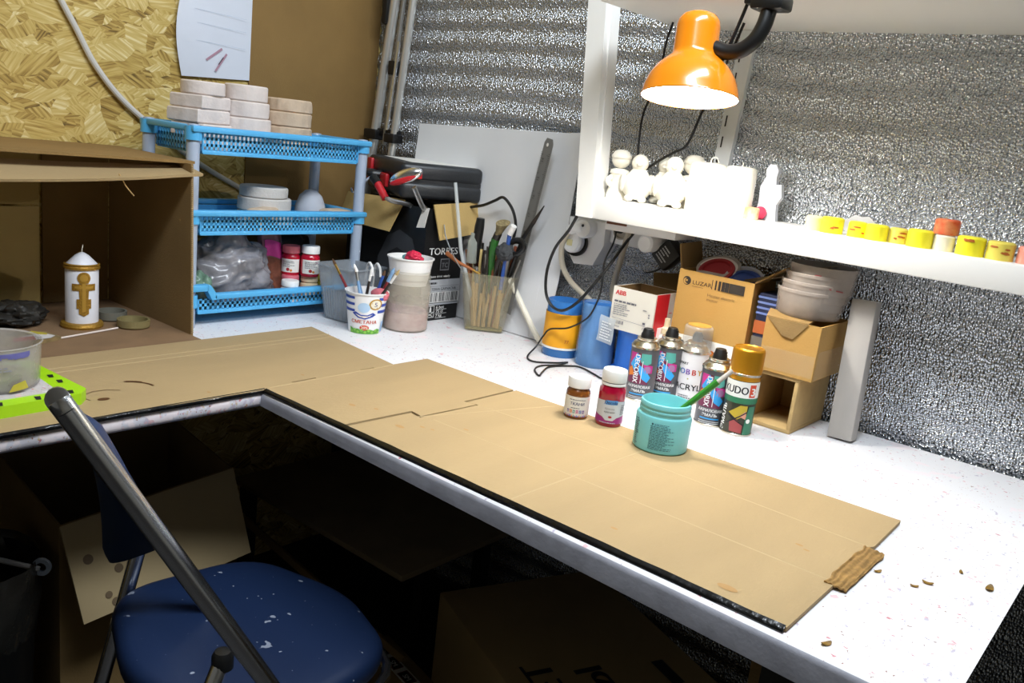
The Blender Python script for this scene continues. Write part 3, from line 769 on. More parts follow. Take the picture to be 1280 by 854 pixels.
M_foam = mat('white_foam_board', 'e3e4e6', .7, var=.04, vscale=5)
t = thing('foam_board', 'large white foam board leaning on the foil wall behind the brush tub', 'foam board', (.42, -.05, T))
def tilt(mb, yb, yt, z0=T, z1=1.21):
    for v in mb.bm.verts: v.co.y += yb+(yt-yb)*(v.co.z-z0)/(z1-z0)
    return mb
part('board', tilt(MB().prism([(.17, .752), (.625, .752), (.655, 1.222), (.170, 1.206)], -.003, .003, 'Y'), -.052, -.018), M_foam, t)
part('fold_strip', tilt(MB().prism([(.618, .752), (.672, .752), (.684, .90), (.6855, 1.226), (.648, 1.2225)], -.0045, -.0025, 'Y'), -.050, -.017), M_foam, t)

def open_box(t, x0, x1, y0, y1, z0, z1, m, th=.003, name='box_body'):
    mb = MB()
    mb.box(x0, x1, y0, y0+th, z0, z1); mb.box(x0, x1, y1-th, y1, z0, z1)
    mb.box(x0, x0+th, y0+th, y1-th, z0, z1); mb.box(x1-th, x1, y0+th, y1-th, z0, z1); mb.box(x0+th, x1-th, y0+th, y1-th, z0, z0+th)
    return part(name, mb, m, t)
t = thing('wine_box', 'black cardboard wine box with open kraft flaps and white print, behind the paint cups', 'cardboard box', (.27, -.12, T))
M_bcard = mat('black_printed_cardboard', '121213', .45)
open_box(t, .125, .402, -.192, -.062, T+.0005, 1.018, M_bcard)
M_flap = mat('kraft_flap', 'bb9d62', .85, bump=.2, bscale=300)
def flap(p0, p1, p2, p3, th=.003):
    mb = MB(); mb.surf(lambda u, v: tuple((Vector(p0)*(1-u)+Vector(p1)*u)*(1-v)+(Vector(p3)*(1-u)+Vector(p2)*u)*v), 2, 2, th); return mb
part('flap', flap((.125, -.196, 1.022), (.330, -.196, 1.028), (.316, -.226, .952), (.128, -.224, .955)), M_flap, t, 'kraft inside of the front flap')
part('flap', flap((.406, -.180, 1.028), (.406, -.030, 1.036), (.428, -.026, .965), (.426, -.170, .948)), M_flap, t, 'kraft inside of the right flap')
part('flap', flap((.392, -.196, 1.016), (.410, -.194, 1.020), (.408, -.203, .975), (.386, -.206, .972)), mat('grey_flap_end', 'c9c6c0', .7), t, 'small torn grey-white flap at the corner')
p = Print()  # right face, u along +y, v up; origin at the front corner
W = .130
p.text('TORRES', .014, .158, .0235, 0, 'LEFT', sx=1.15, bold=.03)
p.rect(.055, .085, .120, .148, 2); p.rect(.057, .083, .122, .146, 3); p.text('TC', .0705, .127, .016, 2)
p.disc(.012, .106, .005, 0); p.text('please drink wisely', .021, .103, .0085, 0, 'LEFT', sx=1.1)
p.rect(0, W, .082, .098, 4); p.lines(.01, .06, .087, .093, 1, 3, .8)
p.rect(0, W, .068, .0815, 4); p.text('VINA TERRA GARNACHA', .008, .0715, .0095, 3, 'LEFT', bold=.04)
p.rect(0, W, .042, .0675, 0); p.bars(.004, W-.004, .044, .066, 3, 30); p.rect(0, W, .036, .0405, 4)
o = .020
p.rect(o, o+.028, .006, .035, 0); p.rect(o+.0015, o+.0265, .0195, .0335, 3); p.rect(o+.0015, o+.0265, .0075, .0185, 3)
p.poly([(o+.012, .020), (o+.018, .020), (o+.018, .028), (o+.0163, .031), (o+.0163, .0333), (o+.0137, .0333), (o+.0137, .031), (o+.012, .028)], 0)
p.line([(o+.005, .009), (o+.023, .017)], .0015, 0); p.line([(o+.005, .017), (o+.023, .009)], .0015, 0)
for v, s in ((.0265, '6 bot'), (.0165, '75 cl'), (.006, '7 kg')):
    p.text(s, o+.033, v, .0105, 0, 'LEFT', sx=1.2, bold=.05); p.line([(o+.033, v-.0022), (o+.070, v-.0022)], .001, 0)
part('printed_face', p.plane((.4025, -.190, T+.002), (0, 1, 0), (0, 0, 1)), [k('white_print', 'e6e6e4', .6), k('grey_print', 'a9a9ab', .6), k('grey_print2', '77777a', .6), M_ink, k('silver_print', 'b5b8bd', .5)], t, 'white lettering, barcode and bottle symbols')
p = Print()  # front face: a big grey bottle silhouette
p.poly([(.12, .02), (.12, .13), (.15, .185), (.19, .205), (.235, .19), (.255, .15), (.255, .02)], 0)
p.poly([(.155, .145), (.185, .162), (.225, .150), (.232, .135), (.20, .140), (.18, .132), (.16, .136)], 1)
part('printed_face', p.plane((.125, -.1923, T+.002), (1, 0, 0), (0, 0, 1)), [k('dark_grey_print', '3c3d40', .4), M_ink], t, 'dark grey picture')

t.location.x -= .003
CR = math.atan2(.82, .58); cl = thing('tool_case', 'black plastic tool case with red latches lying on top of the wine box', 'tool case', (.27, -.09, 1.030))
cx, cy = .335, -.222       # its front corner
e1 = Vector((.424, .906, 0)).normalized(); e2 = Vector((-.906, .424, 0)).normalized()
Mc = Matrix(((e1.x, e2.x, 0, cx), (e1.y, e2.y, 0, cy), (0, 0, 1, 1.030), (0, 0, 0, 1)))
M_case = mat('black_case_plastic', '27292c', .38, bump=.1); M_red = mat('red_plastic', 'c6202a', .4)
mb = MB(); mb.M = Mc
mb.box(0, .204, 0, .290, .003, .043, .011, 3); mb.box(0, .204, 0, .290, .045, .086, .012, 3); mb.box(.004, .200, .004, .286, .040, .05)
part('case_shell', mb, M_case, cl)
mb = MB(); mb.M = Mc; mb.box(.03, .195, .03, .25, .0855, .0865); part('paper_label', mb, M_paper, cl, 'white label on the lid')
mb = MB(); mb.M = Mc
for a in (.022,): mb.box(a, a+.026, -.006, .002, .050, .070, .003)
part('latch', mb, M_red, cl, 'red latch')
mb = MB(); mb.M = Mc
mb.box(-.008, .003, .10, .15, .018, .050, .004); part('latch', mb, M_red, cl, 'red latch')
mb = MB(); mb.M = Mc; mb.box(-.008, .003, .235, .272, .025, .078, .004); part('latch', mb, M_red, cl, 'red latch')
mb = MB(); mb.M = Mc; mb.tube([(.0, .16, .044), (-.024, .165, .044), (-.028, .19, .044), (-.024, .215, .044), (0, .22, .044)], .009, 10, 5); part('handle', mb, M_case, cl)

# tools sticking out of the wine box
t = thing('hand_tool', 'red-handled tool with a bent steel hook leaning out of the wine box', 'tool', (.275, -.17, .86))
part('shaft', MB().tube([(.335, -.165, .93), (.340, -.183, 1.008), (.338, -.212, 1.0215), (.331, -.243, 1.026), (.322, -.256, 1.034)], .0055, 10, 4), M_steel, t)
part('grip', MB().tube([(.324, -.256, 1.030), (.290, -.258, 1.066)], .009, 12), M_red, t, 'red grip')
part('collar', MB().tube([(.296, -.258, 1.060), (.278, -.258, 1.074)], .0105, 12), M_black, t, 'black collar')
part('hook', MB().tube([(.278, -.258, 1.074), (.262, -.258, 1.068), (.222, -.258, 1.036), (.214, -.258, 1.031), (.208, -.258, 1.033), (.205, -.258, 1.040)], .0030, 8, 3), M_chrome, t, 'bent chrome hook')
t = thing('spatula_tool', 'shiny oval-headed tool with a red edge standing in the wine box beside the hook tool', 'tool', (.37, -.16, .86))
part('shaft', MB().tube([(.384, -.165, .93), (.391, -.183, 1.006), (.400, -.212, 1.024), (.403, -.246, 1.066)], .0065, 10, 4, flat=.6), M_steel, t)
def oval(c, r, m, nm, lab):
    mb = MB(); mb.ball((0, 0, 0), r, 26, 16); mb.bm.transform(Matrix.Translation(c) @ Matrix.Rotation(.5, 4, 'Z') @ Matrix.Rotation(-.42, 4, 'Y')); part(nm, mb, m, t, lab)
oval((.390, -.260, 1.088), (.040, .012, .016), M_chrome, 'head', 'shiny oval head')
oval((.388, -.262, 1.081), (.037, .0125, .009), M_red, 'red_edge', 'red edge')
mb = MB().tube([(.436, -.10, .98), (.52, -.13, .90)], .0022, 6)
solo('wire', MB().tube([(.424, -.16, .985), (.440, -.165, .955), (.470, -.160, .912), (.485, -.15, .890)], .0016, 6, 3), M_steel, 'thin steel wire across the wine box lettering', 'wire')

# ================================================================== cups and tubs along the wall
def cup_at(c, r0, r1, h, th=.0012): return [(0, 0), (r0, 0), (r1, h), (r1+.0025, h+.0005), (r1+.0025, h+.003), (r1-.001, h+.003), (r1-th, h), (r0-th, .002), (0, .002)]
c = (.413, -.368, T); r0, r1, h = .0345, .0455, .088
t = thing('cream_cup', 'white sour cream cup with blue stripes and green foot, holding thin brushes', 'cup', c)
part('cup_wall', MB().lathe(cup_at(c, r0, r1, h), 40), mat('cup_plastic', 'f2f1f0', .35), t, local=True)
p = Print()
R = lambda v: 1
for i in range(3):
    a = .076-.014*i
    for (u0, u1) in ((-.052, -.022), (.021, .056)):
        p.poly([(u0, a), (u1, a+(.001 if u0 < 0 else 0)), (u1, a+.0065), (u0, a+.0065)], 0)
p.disc(.016, .068, .0125, 1, 24); p.disc(.016, .068, .0095, 6, 24); p.text('5', .016, .063, .014, 2)
p.poly([(-.027, .046), (-.020, .050), (-.01, .044), (.002, .044), (.012, .050), (.018, .045), (.012, .040), (-.002, .034), (-.016, .037)], 0)
p.poly([(-.021, .0455), (-.01, .0415), (.002, .0415), (.012, .046), (.006, .0405), (-.003, .037), (-.014, .0395)], 6)
p.disc(-.005, .060, .011, 5, 18)
p.text('СМЕТАНА', -.004, .0245, .0105, 3, sx=1.0, bold=.06)
p.disc(-.002, .015, .0095, 4, 20, .0058); p.text('20%', -.002, .012, .0085, 6, bold=.05)
p.poly([(-.034, 0.001), (.034, .001), (.034, .010), (.026, .013), (.018, .009), (.008, .012), (-.004, .008), (-.016, .012), (-.024, .010), (-.034, .015)], 7)
for i in range(9): p.disc(-.03+.0075*i, .005+.004*(i % 2), .003, 8, 9)
p.rect(.036, .05, .004, .028, 9)
part('printed_wrap', p.cyl(c, r0, .05, r1, h), [k('stripe_blue', '2746a6', .4), k('gold_print', 'b98d2f', .4), k('dark_blue_print', '20306b', .4), k('orange_red_print', 'c24a22', .4), k('red_badge', 'cf4423', .4), k('sky_print', 'b8d4ee', .4), k('pale_print', 'efe6d0', .5), k('grass_green', '5fa53a', .5), k('leaf_green', '8cc64f', .5), k('pale_blue_print', '9fc0e4', .5)], t, 'printed wrap with blue stripes and orange lettering')
def brush(name, base, tip, r, hm, lab, group, fer=None, hair=None, sub=True, ferl=.14, hairl=.08):
    b, e = Vector(base), Vector(tip); L = e-b
    t = thing(name, lab, 'paint brush', base, 0, group)
    a = b+L*(1-ferl-hairl) if fer else e
    part('handle', MB().tube([b, b+(a-b)*.6, a], lambda q: r*(.7+.5*math.sin(PI*(.15+.7*q))), 8), hm, t)
    if fer:
        f = a+L*ferl; part('ferrule', MB().tube([a, f], r*.95, 8), fer, t)
        part('bristles', MB().tube([f, f+L*hairl*.4, e], lambda q: r*(1.05 if q < .5 else 1.05-1.5*(q-.5)), 8), hair, t)
    return t
M_pblue = mat('pale_blue_handle', '7fa6cf', .35); M_dkblue = mat('blue_handle', '2c56a8', .35); M_dkred = mat('dark_red_handle', '7a1f22', .4); M_dk = mat('dark_handle', '27201c', .4)
M_bris = mat('brown_bristle', '5c4029', .8); M_bris2 = mat('pale_bristle', 'c8ad7a', .9); M_brass = mat('brass', 'b8924b', .3, 1)
G = 'thin brushes in the sour cream cup'
B0 = lambda dx, dy: (c[0]+dx, c[1]+dy, T+.004)
brush('paint_brush', B0(.012, .0), (.322, -.395, .895), .003, M_dkred, 'dark red brush leaning far left out of the sour cream cup', G, M_brass, M_bris)
brush('paint_brush', B0(.006, .01), (.372, -.375, .892), .0035, M_pblue, 'pale blue brush, left one of the blue pair in the sour cream cup', G, M_steel, M_whitelid)
brush('paint_brush', B0(.012, -.006), (.384, -.380, .888), .0035, M_pblue, 'pale blue brush, right one of the blue pair in the sour cream cup', G, M_steel, M_whitelid)
brush('paint_brush', B0(-.004, -.01), (.421, -.366, .893), .003, M_dk, 'dark upright brush with white hair in the middle of the sour cream cup', G, M_whitelid, M_whitelid, .2)
brush('paint_brush', B0(-.008, .006), (.447, -.352, .890), .0035, M_dkblue, 'bright blue brush leaning right in the sour cream cup', G, M_dkblue, M_bris)
brush('paint_brush', B0(-.012, -.004), (.492, -.352, .900), .0032, M_dk, 'dark brush with pale bristles leaning against the pink jar', G, M_whitelid, M_bris2)
brush('paint_brush', B0(-.01, .014), (.460, -.338, .897), .0042, M_dkred, 'thick brush with red handle and pale blue cap in the sour cream cup', G, M_pblue, M_pblue)
mb = MB(); mb.ball((0, 0, 0), (.024, .016, .016), 18, 12, lambda v: 1+.15*noise.noise(v*2)); mb.bm.transform(Matrix.Translation((.437, -.352, T+.084)))
solo('sponge', mb, mat('pink_sponge', 'd4707a', .8, bump=.5), 'pink sponge stuck in the sour cream cup', 'sponge')

# clear ribbed container
def tapered(t, c, bx, by, tx, ty, h, m, rz=0, n=1, rib=0, th=.0016, name='tub_wall', rim=True):
    def loop(sx, sy, z, rr=.012, k=5):
        P = []
        for (qx, qy, a0) in ((1, 1, 0), (-1, 1, PI/2), (-1, -1, PI), (1, -1, 1.5*PI)):
            for i in range(k+1):
                a = a0+PI/2*i/k; P.append((qx*(sx-rr)+rr*math.cos(a), qy*(sy-rr)+rr*math.sin(a), z))
        return P
    mb = MB().at(c, rz); L = []
    for f in (0, .02, .5, .97, 1.0): L.append(loop(bx+(tx-bx)*f-(.004 if f == 0 else 0), by+(ty-by)*f-(.004 if f == 0 else 0), h*f))
    if rim: L.append(loop(tx+.004, ty+.004, h)); L.append(loop(tx+.004, ty+.004, h+.003)); 
    L.append(loop(tx-th, ty-th, h+.003))
    for f in (.97, .5, .03): L.append(loop(bx+(tx-bx)*f-th, by+(ty-by)*f-th, h*f))
    vs = [p for l in L for p in l]; n = len(L[0]); fs = []
    for i in range(len(L)-1):
        for j in range(n): fs.append([i*n+j, i*n+(j+1) % n, (i+1)*n+(j+1) % n, (i+1)*n+j])
    fs += [list(range(n))[::-1], [(len(L)-1)*n+j for j in range(n)]]
    mb.add(vs, fs)
    if rib:
        for i in range(rib):
            q = -1+2*(i+.5)/rib
            for s in (-1, 1):
                mb.tube([(q*(bx-.012), s*(by+.0002), .006), (q*(bx+(tx-bx)*.6-.012), s*(by+(ty-by)*.6), h*.6)], .0016, 6)
        for i in range(rib*2//3):
            q = -1+2*(i+.5)/(rib*2//3)
            for s in (-1, 1): mb.tube([(s*(bx+.0002), q*(by-.012), .006), (s*(bx+(tx-bx)*.6), q*(by+(ty-by)*.6-.012), h*.6)], .0016, 6)
    return part(name, mb, m, t)
t = thing('ribbed_container', 'empty ribbed clear plastic container behind the sour cream cup', 'container', (.305, -.325, T))
tapered(t, (.305, -.325, T+.0005), .038, .044, .056, .058, .122, clear_mat('smoky_clear_plastic', 'aeb4ba', .45, .2), .12, rib=9)
for i, (x, y) in enumerate(((.335, -.31), (.35, -.30))):
    mb = MB().tube([(x, y, T+.004), (x+.004, y, .86), (x+.016, y-.004, .888), (x+.032, y-.008, .880), (x+.036, y-.008, .862)], .003, 8, 5)
    solo('wire_hook', mb, M_whitelid, ('white bent hook, left of the pair in the ribbed container', 'white bent hook, right of the pair in the ribbed container')[i], 'hook', 'white hooks in the ribbed container')

# plastic jar with pink plaster
c = (.432, -.264, T)
t = thing('plaster_jar', 'cloudy wide-mouth plastic jar with pink plaster at the bottom', 'jar', c)
M_jar = clear_mat('cloudy_jar', 'd6cdb9', .34, .25, var=.1)
part('jar_wall', MB().lathe([(0, 0), (.046, 0), (.050, .004), (.051, .10), (.046, .114), (.047, .116), (.049, .118), (.049, .123), (.047, .126), (.047, .136), (.045, .136), (.044, .114), (.049, .10), (.048, .005), (0, .003)], 40), M_jar, t, local=True)
def pf(a, z): return 1
mb = MB().lathe([(0, .0035), (.046, .0035), (.0478, .006), (.048, .040), (.044, .046), (.02, .040), (0, .043)], 40, (0, 0, 0), lambda a, z: 1-.01*abs(noise.noise((math.cos(a)*3, math.sin(a)*3, z*50))))
part('plaster_fill', mb, mat('pink_plaster', 'bd7f92', .8, var=.4, vscale=55, col2='dfb9bf'), t, 'pink plaster', local=True)
part('plaster_smear', MB().lathe([(.0485, .044), (.0487, .058), (.0485, .068)], 40), clear_mat('plaster_film', 'b193a0', .6, .6, var_alpha=(.1, .9)), t, local=True)
c2 = (.432, -.264, T+.1365)
t = thing('plastic_cup', 'small white plastic cup wedged in the mouth of the pink plaster jar', 'cup', (c2[0], c2[1], T+.104))
part('cup_wall', MB().lathe(cup_at(0, .040, .0505, .058), 36), M_whitelid, t, local=True)
solo('plaster_piece', crumple((c2[0]+.014, c2[1]-.004, T+.166), (.020, .016, .014), .3, 2, 41), mat('crimson_chunk', 'cf2547', .5), 'crimson chunk lying in the small white cup', 'plaster piece')
solo('plaster_piece', crumple((c2[0]-.012, c2[1]+.006, T+.160), (.014, .014, .010), .3, 2, 44), mat('teal_chunk', '4c97a0', .5), 'teal chunk beside the crimson one in the white cup', 'plaster piece')

# square tub full of brushes and tools
c = (.512, -.083, T+.0008); RZ = math.radians(40)
t = thing('brush_tub', 'square clear plastic tub crammed with brushes, sticks and modelling tools', 'tub', c)
tapered(t, c, .046, .040, .063, .054, .134, clear_mat('grimy_clear_plastic', 'c6bd9e', .2, .12, var=.2), RZ)
part('tub_foot', MB().at(c, RZ).box(-.043, .043, -.037, .037, .0028, .008, .002), clear_mat('yellowed_plastic', 'b3a566', .5, .3), t)
Mt = Matrix.Translation(c) @ Matrix.Rotation(RZ, 4, 'Z')
def loc(x, y, z): return tuple(Mt @ Vector((x, y, z)))
G = 'sticks and brushes in the square tub'
rnd = random.Random(5)
names = ('pale', 'yellowish', 'brown', 'dark', 'grey', 'reddish')
cols = [M_wood, mat('yellow_stick', 'd9bf7e', .7), mat('brown_stick', '7a4a26', .6), M_dk, mat('grey_stick', '8b8983', .4, .5), mat('reddish_stick', '8c4a33', .5)]
where = ('left front', 'middle front', 'right front', 'left back', 'middle back', 'right back')
for i in range(92):
    bx, by = rnd.uniform(-.032, .032), rnd.uniform(-.026, .026); row = 0 if by < 0 else 1
    tx = max(-.055, min(.055, bx*1.45+rnd.uniform(-.014, .02))); ty = max(-.046, min(.046, by*1.5+rnd.uniform(-.012, .012)))
    L = rnd.uniform(.145, .205); kk = 0 if (i % 2 == 0 and row == 0) else rnd.choice((1, 2, 2, 3, 3, 4, 4, 5))
    if kk == 0 and row == 0: L = rnd.uniform(.075, .118); by = rnd.uniform(-.033, -.022); ty = by*1.3
    f = L/.128; mb = MB().tube([loc(bx, by, .010), loc(bx+(tx-bx)*f, by+(ty-by)*f, L)], rnd.uniform(.0022, .0042), 7)
    solo('stick', mb, cols[kk], '%s wooden stick or brush handle crammed into the square tub' % names[kk], 'stick', '%s sticks in the square tub' % names[kk])
def tool(name, cat, lab, parts_):
    t = thing(name, lab, cat, loc(0, 0, .02))
    for pn, pb, pm, pl_ in parts_: part(pn, pb, pm, t, pl_)
    return t
b0 = loc(.0, .01, .02)
mb = MB(); A, B = Vector((.565, -.070, .80)), Vector((.622, -.058, 1.205)); d = (B-A).normalized(); wv = Vector((.93, -.30, -.14)); wv = (wv-d*wv.dot(d)).normalized(); nv = d.cross(wv)
def rul(u, v, e=0): return tuple(A+(B-A)*v+wv*(.0175*(2*u-1))*(1 if v < .97 else math.sqrt(max(0, 1-((v-.97)/.03)**2*.6)))+nv*e)
t = thing('steel_ruler', 'long steel ruler standing in the square tub', 'ruler', loc(.02, .02, .03))
part('blade', MB().surf(rul, 8, 40, .001), mat('dull_steel', '8a8a88', .5, .35), t)
p = Print()
LL = (B-A).length
for i in range(64):
    v = .12+i*.0042; 
    if v < LL-.03: p.rect(-.0175, -.0175+(.010 if i % 10 == 0 else .0075 if i % 5 == 0 else .0045), v, v+.0009, 0)
    if v < LL-.03: p.rect(.0175-(.010 if i % 10 == 0 else .005), .0175, v, v+.0009, 0)
for i in range(6): p.text(str(19-i), -.001, .15+i*.042, .011, 0, rot=PI/2)
p.disc(0, LL-.014, .0042, 1, 14)
if wv.cross(d).dot(CAM-A) < 0: wv = -wv
part('graduation', p.plane(tuple(A+wv.cross(d)*.0012), tuple(wv), tuple(d)), [M_ink, M_white], t, 'black graduation marks')
mb1 = MB().tube([loc(-.045, -.01, .02), (.445, -.11, .90), (.418, -.112, 1.075)], .006, 8)
solo('glass_rod', MB().tube([loc(-.02, -.02, .02), (.452, -.125, .93), (.418, -.130, 1.082)], lambda q: .0052-.0012*q, 10), clear_mat('clear_rod', 'dfe3e2', .6, .1), 'clear glass rod rising highest at the left of the square tub', 'rod')
tool('wood_handle_knife', 'knife', 'black-handled knife standing upright in the middle of the square tub', (('handle', MB().tube([(.484, -.110, .905), (.487, -.111, .95), (.492, -.112, 1.010)], lambda q: .0115 if 0 < q < 1 else .0095, 12, 3), M_black, None), ('blade', MB().tube([loc(-.005, -.018, .01), (.484, -.110, .908)], .006, 8, flat=.3), M_steel, 'steel blade')))
tool('paint_brush', 'paint brush', 'green-handled brush with a fan of pale bristles in the square tub', (('handle', MB().tube([loc(.012, -.01, .01), (.532, -.105, .92), (.540, -.108, .970)], lambda q: .006+.004*q, 10, 3), mat('green_handle', '2f6a2c', .35), None), ('ferrule', MB().tube([(.540, -.108, .968), (.548, -.110, .984)], .009, 10), M_dk, None), ('bristles', MB().tube([(.548, -.110, .982), (.556, -.112, .999), (.562, -.114, 1.010)], lambda q: .010+.012*q, 14, 2, flat=.5), mat('khaki_bristle', '9a8a63', .95, var=.5, vscale=150, stretch=(1, 1, .2)), 'pale bristles')))
tool('scissors', 'scissors', 'black scissors with looped handles at the right of the square tub', (('loop_handle', MB().tube([tuple(Vector((.600, -.104, .962))+Vector((.86, -.1, .3)).normalized()*(.026*math.cos(a))+Vector((-.3, 0, .86)).normalized()*(.016*math.sin(a))) for a in [2*PI*i/18 for i in range(18)]], .0052, 8, closed=True), M_black, None), ('loop_handle', MB().tube([tuple(Vector((.583, -.085, .955))+Vector((.86, -.1, .3)).normalized()*(.024*math.cos(a))+Vector((-.3, 0, .86)).normalized()*(.015*math.sin(a))) for a in [2*PI*i/18 for i in range(18)]], .005, 8, closed=True), M_black, None), ('blade', MB().tube([loc(.03, 0, .015), (.578, -.098, .945)], .006, 8, flat=.35), M_steel, 'steel blades')))
tool('modelling_tool', 'tool', 'pointed black modelling tool sticking out at the right of the square tub', (('handle', MB().tube([loc(.02, .02, .02), (.600, -.085, .980), (.620, -.080, 1.018)], .0048, 8), M_black, None), ('tip', MB().tube([(.620, -.080, 1.018), (.642, -.075, 1.060)], lambda q: .0042*(1-q)+.0012, 8), M_dk, None)))
tool('pen', 'pen', 'white and blue capped pen beside the pale bristles in the square tub', (('barrel', MB().tube([loc(.025, -.005, .02), (.583, -.112, .990)], .005, 10), M_dkblue, None), ('cap', MB().tube([(.583, -.112, .988), (.594, -.114, 1.008)], .0075, 12), M_whitelid, 'white cap')))
tool('paint_brush', 'paint brush', 'orange-brown brush lying across the left rim of the square tub', (('handle', MB().tube([(.505, -.135, .893), (.47, -.150, .905), (.436, -.155, .921)], lambda q: .003+.0025*q, 8), mat('orange_wood', 'a9653a', .4), None), ('ferrule', MB().tube([(.505, -.135, .893), (.522, -.127, .886)], .0035, 8), M_brass, None)))
solo('glass_vial', MB().lathe([(0, 0), (.012, 0), (.013, .003), (.013, .05), (.008, .06), (.008, .07), (0, .07)], 16, (.482, -.118, .905)), clear_mat('vial_glass', 'c9d0c6', .45, .05), 'small clear glass vial among the brushes, left of the black knife', 'vial')
solo('cloth_scrap', crumple((.572, -.108, .945), (.022, .018, .020), .25, 2, 52), mat('dark_grey_cloth', '3b3d40', .8), 'dark grey cloth scrap among the tools in the square tub', 'cloth')
cord([(.405, -.058, 1.0245), (.450, -.062, 1.035), (.492, -.068, 1.052), (.515, -.070, 1.062), (.535, -.068, 1.050), (.552, -.068, 1.030), (.562, -.068, 1.000), (.560, -.072, .96)], .0035, 'black cord curling out behind the tool case, right of the kraft flap')
solo('white_hose', MB().tube([(.535, -.066, .905), (.570, -.066, .868), (.60, -.066, .832), (.628, -.067, .800), (.655, -.072, .775), (.69, -.082, .7585), (.73, -.06, .757), (.78, -.035, .757)], .0068, 10, 6), mat('ivory_hose', 'e6e0cf', .4), 'thick ivory cable curving down behind the brush tub to the yellow cup', 'cable')

# ================================================================== blue and yellow cups, sockets and cords
c = (.752, -.100, T)
t = thing('plastic_cup', 'translucent blue cup in a yellow paper sleeve beside the foam board', 'cup', c)
M_bluecl = clear_mat('clear_blue', '3d84cf', .72, .12); 
part('cup_wall', MB().lathe([(0, 0), (.038, 0), (.040, .003), (.0385, .122), (.037, .122), (.038, .005), (0, .003)], 36), M_bluecl, t, local=True)
part('paper_sleeve', MB().lathe([(.0412, .022), (.0400, .096)], 36), mat('yellow_sleeve', 'f0a81a', .5), t, 'yellow paper sleeve', local=True)
part('white_band', MB().lathe([(.0414, .018), (.0412, .0225)], 36), M_whitelid, t, local=True)
p = Print(); p.text('77', .012, .034, .010, 0)
part('red_mark', p.cyl(c, .0412, 0), [k('red_ink')], t, 'small red print')
c = (.842, -.098, T)
t = thing('plastic_cup', 'tall clear cup with blue inside, right of the yellow sleeved cup', 'cup', c)
part('cup_wall', MB().lathe([(0, 0), (.040, 0), (.042, .003), (.041, .05), (.038, .10), (.0385, .134), (.037, .134), (.0365, .10), (.039, .05), (.040, .005), (0, .003)], 36), clear_mat('clear_blue_cup', '79aee6', .5, .1), t, local=True)
part('blue_core', MB().lathe([(0, .004), (.037, .004), (.038, .05), (.0355, .10), (.036, .128), (0, .128)], 36), mat('blue_core', '2f78cc', .4, var=.2, vscale=30), t, local=True)
p = Print(); p.text('7', .004, .072, .022, 0, rot=.2, bold=.05)
part('white_mark', p.cyl(c, .0415, .1), [k('white_print')], t, 'white mark')
t = thing('blue_canister', 'plain bright blue plastic canister under the small white and red carton', 'canister', (.935, -.080, T))
part('canister_wall', MB().lathe([(0, 0), (.050, 0), (.053, .003), (.053, .010), (.046, .016), (.046, .086), (.048, .090), (.048, .0945), (0, .0945)], 40), mat('bright_blue', '1f68c9', .35), t, local=True)
t = thing('zip_bag', 'small clear printed bag hanging in front of the blue canister', 'plastic bag', (.884, -.148, .818))
def zb(u, v): return (.874+.032*u+.004*v, -.150+.008*u+.002*math.sin(6*v), .818+.054*v-.006*u)
part('bag', MB().surf(zb, 6, 8, .0006), clear_mat('clear_bag', 'dfe6ea', .4, .1), t)
p = Print(); p.lines(.004, .03, .006, .046, 7, 0)
part('print', p.plane((.876, -.1512, .818), (1, .22, -.15), (.08, 0, 1)), [k('white_print')], t)

M_sock = mat('white_socket_plastic', 'eff0f1', .35)
t = thing('wall_socket', 'white wall socket with a big round plug and a fat ivory cable', 'socket', (.745, -.02, .94))
mb = MB().at((.743, -.024, .995)); mb.prism([(-.045, .05), (.05, .05), (.052, .0), (.030, -.046), (-.02, -.05), (-.045, -.02)], -.026, .022, 'Y')
part('socket_box', mb, M_sock, t)
mb = MB().at((.726, -.052, .992), 0, PI/2)
mb.lathe([(0, 0), (.030, 0), (.030, .006)], 28)
part('black_ring', mb, M_black, t, 'black ring')
mb = MB().at((.723, -.056, .995), 0, PI/2); mb.lathe([(0, 0), (.026, 0), (.026, .012), (.022, .016), (0, .016)], 28)
part('socket_face', mb, M_sock, t)
mb = MB().box(.714, .728, -.0735, -.0715, .985, .998); part('sticker', mb, mat('cream_sticker', 'd8cf9e', .5), t, 'cream sticker')
mb = MB().at((.752, -.055, 1.028), .2, PI/2); mb.lathe([(0, 0), (.022, 0), (.022, .02), (.018, .030), (0, .030)], 24)
mb.at(); mb.tube([(.752, -.075, 1.028), (.735, -.080, 1.026), (.722, -.080, 1.018)], lambda q: .014-.004*q, 12, 3)
part('plug', mb, M_sock, t, 'white elbow plug')
part('plug_screw', MB().at((.760, -.0862, 1.034), 0, PI/2).lathe([(0, 0), (.003, 0), (.003, .001), (0, .001)], 12), M_black, t)
M_ivory = mat('ivory_cable', 'cfc6b2', .45)
solo('power_cable', MB().tube([(.722, -.080, 1.018), (.704, -.075, .985), (.700, -.060, .940), (.715, -.045, .905), (.742, -.030, .880), (.775, -.026, .858), (.80, -.024, .80), (.805, -.024, .757)], .0062, 10, 6), M_ivory, 'fat ivory cable looping from the big plug down behind the cups', 'cable')
t = thing('wall_outlet', 'grey-white outlet pair on the wall under the shelf end with black cords plugged in', 'socket', (.83, -.02, 1.0))
part('outlet_box', MB().box(.795, .880, -.032, -.001, 1.002, 1.058, .005), M_sock, t)
part('outlet_face', MB().at((.824, -.0325, 1.032), 0, PI/2).lathe([(0, 0), (.019, 0), (.019, .004), (.016, .005), (.014, .002), (0, .002)], 26), mat('grey_outlet', 'a9a49a', .4), t, 'greyish round face')
part('cord_plug', MB().at((.822, -.036, 1.036), 0, PI/2).lathe([(0, 0), (.010, 0), (.008, .014), (0, .014)], 16), M_black, t, 'black plug')
